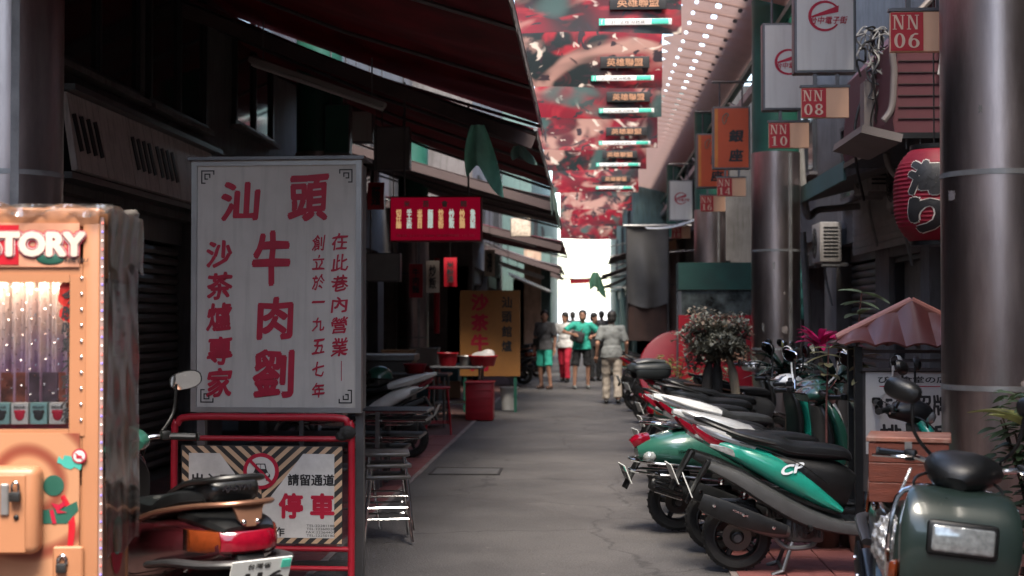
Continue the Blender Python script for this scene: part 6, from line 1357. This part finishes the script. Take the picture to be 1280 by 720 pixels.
# ------------------------------------------------------------------ people
SKIN = mat('skin', (.36, .19, .13), .55, 0, .08, 12); HAIRM = mat('hair_black', (.012, .010, .010), .6, 0, .3, 60)
def cap_(mb, a, b, ra, rb, n=12):
    a, b = Vector(a), Vector(b); d = b - a; L = d.length or 1e-4; prof = []
    for i in range(5): t = R(-90 + i * 22.5); prof.append((max(1e-4, ra * math.cos(t)), ra * math.sin(t)))
    for i in range(5): t = R(i * 22.5); prof.append((max(1e-4, rb * math.cos(t)), L + rb * math.sin(t)))
    mb.lathe(prof, n, Matrix.Translation(a) @ d.to_track_quat('Z', 'Y').to_matrix().to_4x4())
def fuse(mb, name, m, parent, vox=.012, smooth=6, folds=0):
    me = mb.mesh(name, 0); o = bpy.data.objects.new(name, me); C.objects.link(o)
    r = o.modifiers.new('r', 'REMESH'); r.mode = 'VOXEL'; r.voxel_size = vox; s_ = o.modifiers.new('s', 'SMOOTH'); s_.factor = .5; s_.iterations = smooth
    if folds: tx_ = bpy.data.textures.get('folds') or bpy.data.textures.new('folds', 'CLOUDS'); tx_.noise_scale = .11; dm = o.modifiers.new('d', 'DISPLACE'); dm.texture = tx_; dm.strength = folds; dm.mid_level = .5
    bpy.context.view_layer.update(); m2 = bpy.data.meshes.new_from_object(o.evaluated_get(bpy.context.evaluated_depsgraph_get())); bpy.data.objects.remove(o); m2.shade_smooth(); m2.materials.clear()
    return link(name, m2, m, parent)
def person(label, loc, rz, H, J, shirt, pants, shorts=False, sleeve=.55, shoe=BLACKP, cap=None, bag=None, group=None):
    """J: joints in metres for a 1.70 m figure facing -y: el/wr (elbow, wrist), kn/an (knee, ankle) per side L,R, head turn"""
    o = thing('person', label, 'person', loc, rz); k = H / 1.70; o.scale = (k, k, k)
    hipL, hipR = Vector((.09, 0, .90)), Vector((-.09, 0, .90)); shL, shR = Vector((.185, .01, 1.395)), Vector((-.185, .01, 1.395)); b = MB()
    lean = Vector(J.get('lean', (0, 0, 0)))
    shL += lean; shR += lean; nk = Vector((0, .01, 1.44)) + lean; hd_ = Vector((0, -.01, 1.585)) + lean * 1.2 + Vector(J.get('head', (0, 0, 0)))
    def limbs(sgn):
        s = 'L' if sgn > 0 else 'R'; return Vector(J['el' + s]), Vector(J['wr' + s]), Vector(J['kn' + s]), Vector(J['an' + s])
    b.ell((0, 0, .93), (.155, .105, .12)); b.ell(tuple(Vector((0, -.005, 1.10)) + lean * .4), (.135, .10, .16)); b.ell(tuple(Vector((0, 0, 1.28)) + lean * .8), (.165, .11, .17)); cap_(b, Vector((-.13, .01, 1.39)) + lean, Vector((.13, .01, 1.39)) + lean, .065, .065)
    cap_(b, nk - Vector((0, 0, .03)), hd_ - Vector((0, 0, .06)), .058, .052)
    ta = J.get('turn', 0); HM = Matrix.Translation(hd_) @ Euler((J.get('nod', 0), 0, ta)).to_matrix().to_4x4()
    b.ell((0, .005, .03), (.075, .092, .098), 16, 12, HM); b.ell((0, -.02, -.045), (.058, .068, .07), 14, 10, HM); b.ell((0, -.095, -.01), (.014, .02, .024), 8, 6, HM)
    for s in (-1, 1): b.ell((s * .077, .01, 0), (.012, .022, .032), 8, 6, HM)
    for sgn, sh_, hp in ((1, shL, hipL), (-1, shR, hipR)):
        el, wr_, kn, an = limbs(sgn)
        cap_(b, sh_, el, .052, .042); cap_(b, el, wr_, .042, .028); cap_(b, hp, kn, .088, .06); cap_(b, kn, an, .056, .038)
        hdir = (wr_ - el).normalized(); b.ell(tuple(wr_ + hdir * .05), (.034, .028, .048)); sd = hdir.cross(Vector((0, 1, 0))); sd = sd.normalized() if sd.length > .1 else Vector((1, 0, 0))
        for q, l_ in ((-1.4, .06), (-.5, .075), (.5, .072), (1.4, .055)): p0 = wr_ + hdir * .075 + sd * q * .016; p1 = p0 + hdir * l_ * .6 + Vector((0, -.008, 0)); cap_(b, p0, p1, .0115, .011); cap_(b, p1, p1 + hdir * l_ * .4 + Vector((0, -.015, -.005)), .011, .0095)
        cap_(b, wr_ + hdir * .03 + sd * .03, wr_ + hdir * .085 + sd * .05 + Vector((0, -.02, 0)), .0125, .011)
        fw = Vector(J.get('foot' + ('L' if sgn > 0 else 'R'), (0, -1, 0))); cap_(b, an - Vector((0, 0, .045)) - fw * .03, an + fw * .13 - Vector((0, 0, .055)), .036, .03)
    fuse(b, 'body', SKIN, o, .013)
    # clothes
    t = MB(); t.ell((0, 0, .95), (.175, .125, .12)); t.ell(tuple(Vector((0, -.005, 1.10)) + lean * .4), (.162, .125, .19)); t.ell(tuple(Vector((0, 0, 1.27)) + lean * .8), (.185, .128, .19)); cap_(t, Vector((-.135, .01, 1.385)) + lean, Vector((.135, .01, 1.385)) + lean, .08, .08); cap_(t, nk - Vector((0, 0, .06)), nk - Vector((0, 0, .01)), .075, .066); t.lathe([(.214, .855), (.208, .94), (.17, 1.06)], 24, Matrix.Diagonal((1, .70, 1, 1)))
    for sgn, sh_ in ((1, shL), (-1, shR)):
        el = limbs(sgn)[0]; q = sh_.lerp(el, min(1.3, sleeve + .3)); cap_(t, sh_, sh_.lerp(q, .3), .072, .07); t.tube([sh_, q], [.07, .072], 14)
    fuse(t, 'shirt', shirt, o, .013, 4, .035)
    g = MB(); cap_(g, (-.075, 0, .90), (.075, 0, .90), .115, .115); g.ell((0, .02, .88), (.165, .13, .11))
    for sgn, hp in ((1, hipL), (-1, hipR)):
        el, wr_, kn, an = limbs(sgn)
        if shorts: g.tube([hp + Vector((0, 0, .03)), hp.lerp(kn, .5), hp.lerp(kn, 1.0)], [.10, .092, .09], 16)
        else: cap_(g, hp, kn, .102, .080); g.tube([kn, kn.lerp(an, .5), kn.lerp(an, .98)], [.080, .074, .076], 14)
    fuse(g, 'trousers' if not shorts else 'shorts', pants, o, .013, 4, .035)
    for sgn in (1, -1):
        an = limbs(sgn)[3]; fw = Vector(J.get('foot' + ('L' if sgn > 0 else 'R'), (0, -1, 0))); s2 = MB(); cap_(s2, an - Vector((0, 0, .045)) - fw * .04, an + fw * .15 - Vector((0, 0, .055)), .044, .036); fuse(s2, 'shoe', shoe, o, .012, 3)
    hm = MB(); hm.ell((0, .020, .062), (.093, .104, .098), 16, 12, HM); hm.ell((0, .055, .0), (.084, .07, .085), 14, 10, HM); hr = fuse(hm, 'hair', HAIRM, o, .012, 3)
    if cap:
        cm = MB(); cm.ell((0, .01, .062), (.09, .10, .075), 18, 10, HM); c_ = fuse(cm, 'cap', cap, o, .012, 3); MB().rbox((0, -.12, .055), (.13, .1, .012), .005, 2, rx=R(10), M=HM).build('peak', cap, o)
        MB().ell((0, .104, .06), (.03, .008, .018), 10, 6, HM).build('cap_badge', WHITEP, o)
    for s in (-1, 1): MB().ell((s * .028, -.083, .012), (.012, .008, .008), 8, 6, HM).build('eye', INK, o)
    if bag == 'strap':
        MB().tube(cat([(.17, .0, 1.42), (.06, -.135, 1.25), (-.12, -.14, 1.02), (-.17, -.06, .97)], 5), .014, 6, flat=.4).build('bag_strap', BLACKP, o); MB().rbox((-.12, -.165, 1.02), (.16, .06, .17), .02, 2).build('shoulder_bag', BLACKP, o)
    if bag == 'big':
        MB().tube(cat([(.14, -.04, 1.44), (.0, -.15, 1.3), (-.1, -.2, 1.18)], 5), .02, 6, flat=.4).build('bag_strap', BLACKP, o); MB().rbox((-.12, -.23, 1.13), (.30, .16, .24), .05, 3, ry=R(18)).build('messenger_bag', mat('bag_black', (.03, .03, .032), .7, 0, .2), o)
    return o
CLT = lambda k, c: mat('cloth_' + k, c, .9, 0, .15, 6, bump=.25, bscale=18)
stand = dict(elL=(.25, .02, 1.12), wrL=(.27, -.05, .88), elR=(-.25, .02, 1.12), wrR=(-.27, -.05, .88), knL=(.10, -.03, .50), anL=(.11, 0, .09), knR=(-.10, -.01, .50), anR=(-.11, .02, .09))
def P(**k): d = dict(stand); d.update(k); return d
TEALC = CLT('teal', (.03, .42, .32)); 
g_ = lambda u, v: (at(u, v, 2845 / (v - 395)).x, 2845 / (v - 395), .004)
person('man in grey t-shirt and teal shorts with a crossbody strap', g_(681, 486), R(-28), 1.70, P(knL=(.15, -.10, .50), anL=(.18, -.06, .09), knR=(-.13, .02, .5), anR=(-.13, .08, .09), elR=(-.27, .06, 1.13), wrR=(-.25, -.02, .89), turn=R(35), nod=R(-14)), CLT('grey', (.10, .10, .105)), TEALC, True, shoe=mat('sandal_brown', (.09, .05, .04), .7), bag='strap')
person('man in teal t-shirt and black shorts holding a black shoulder bag', g_(727, 486), R(8), 1.72, P(elR=(-.40, -.10, 1.24), wrR=(-.22, -.30, 1.18), elL=(.40, -.06, 1.20), wrL=(.20, -.28, 1.14), nod=R(-22), turn=R(-12), lean=(.01, -.05, -.01), knR=(-.15, -.09, .50), anR=(-.16, -.04, .09), knL=(.14, .0, .5), anL=(.15, .07, .09)), TEALC, CLT('black', (.015, .016, .018)), True, shoe=mat('shoe_grey', (.12, .13, .13), .7), bag='big')
person('person in white shirt and red trousers behind the man in teal', g_(706, 478), R(-15), 1.66, P(elR=(-.28, -.06, 1.14), wrR=(-.22, -.28, 1.2), elL=(.26, .06, 1.12), wrL=(.25, .05, .88), knL=(.09, -.12, .51), anL=(.10, -.12, .10), knR=(-.09, .03, .5), anR=(-.09, .15, .11), turn=R(-20)), CLT('white', (.50, .50, .50)), CLT('crimson', (.34, .01, .03)), False, .9)
person('elderly man walking away in grey polo shirt and khaki trousers', g_(765, 505), R(184), 1.67, P(knL=(.10, -.09, .50), anL=(.10, -.10, .09), knR=(-.10, .04, .51), anR=(-.10, .16, .11), elL=(.27, .05, 1.12), wrL=(.28, -.04, .90), elR=(-.27, .0, 1.12), wrR=(-.28, -.12, .91), lean=(0, -.05, -.01)), CLT('polo', (.14, .15, .15)), CLT('khaki', (.30, .26, .22)), False, cap=CLT('capblack', (.02, .02, .022)))
person('person in black clothes behind the man in teal, right of him', g_(743, 476), R(20), 1.65, P(knR=(-.1, -.12, .5), anR=(-.1, -.1, .09), elL=(.28, -.08, 1.14), wrL=(.18, -.26, 1.05), turn=R(30)), CLT('black', ()), CLT('black', ()), False)
person('far dark clothed person against the bright end of the alley', g_(752, 462), R(180), 1.72, P(knL=(.10, -.08, .5), anL=(.1, -.1, .09)), CLT('charcoal', (.05, .05, .055)), CLT('black', ()), False)
person('farthest small figure in dark clothes on the left of the bright end', g_(716, 458), R(170), 1.7, P(), CLT('navy', (.03, .04, .05)), CLT('charcoal', ()), False)

# ------------------------------------------------------------------ more of the left shops: crates, paper strips, far pennant
rnd = random.Random(8); CR = [mat('crate_red', (.25, .012, .02), .5, 0, .15, dirt=.3), mat('crate_blue', (.03, .10, .13), .5, 0, .15, dirt=.3), mat('carton', (.24, .15, .09), .8, 0, .15, dirt=.3), mat('crate_white', (.35, .35, .34), .6, 0, .1, dirt=.4)]
WHERE = ['bottom', 'middle', 'top']; COLN = ['red', 'dark blue', 'brown cardboard', 'white']
for st_, (u, Y, n_) in enumerate([(500, 24.6, 3), (531, 26.0, 3), (560, 27.4, 2)]):
    for i in range(n_):
        c = (st_ + i * 3) % 4; o = thing('storage_box', '%s %s storage box of the %s stack in the dark shop behind the stall' % (WHERE[i], COLN[c], ['left', 'centre', 'right'][st_]), 'box', (at(u, 450, Y).x + rnd.uniform(-.03, .03), Y, .015 + i * .335), rnd.uniform(-.15, .15), 'storage boxes in the shop')
        MB().rbox((0, 0, .16), (.52, .40, .31), .012, 1).build('body', CR[c], o); MB().rbox((0, 0, .318), (.55, .43, .028), .008, 1).build('rim', CR[c], o)
        for k in range(3): MB().box((-.16 + k * .16, -.203, .16), (.03, .01, .26)).build('rib', CR[c], o, smooth=0)
for k, (u, v0, v1, Y, m) in enumerate([(520, 330, 372, 21.0, REDST), (541, 326, 366, 21.4, mat('strip_cream', (.5, .42, .34), .7)), (563, 322, 358, 22.0, REDST), (470, 228, 262, 16.8, REDST), (612, 312, 345, 27.0, mat('strip_cream', ()))]):
    p, q = at(u, v0, Y), at(u, v1, Y); H_ = p.z - q.z
    o = thing('paper_strip', ['red paper dish strip hanging left of the cream one', 'cream paper dish strip between two red ones', 'red paper dish strip right of the cream one', 'red paper strip above the red menu lightbox', 'cream paper strip near the far fixture strips'][k], 'paper sign', (p.x, Y, q.z), 0, 'paper strips of the left shops')
    MB().sheet(lambda a, b: ((a - .5) * .2, .02 * math.sin(b * 4 + k), b * H_), 4, 8, .003).build('sheet', m, o); MB().tube([(0, 0, H_), (0, 0, H_ + .9)], .005, 5).build('string', BLACKP, o)
    lettering('\n'.join(['牛肉麵', '炒飯', '米粉湯', '麵', '湯'][k]), 0, H_ / 2, .11, H_ * .75, INK, o, -.025, .03)
p = at(728, 349, 52); o = thing('pennant', 'small red pennant on the wires at the bright end of the alley', 'pennant', p); MB().sheet(lambda a, b: ((a - .5) * .9, .03 * math.sin(a * 6), -b * .18 * (1 - .3 * a)), 10, 3, .006).build('cloth', REDST, o); MB().tube([(-.5, 0, 0), (1.4, 0, .12)], .012, 5).build('line', BLACKP, o); MB().tube([(-.5, 0, 0), (-1.3, 0, .1)], .012, 5).build('line', BLACKP, o)
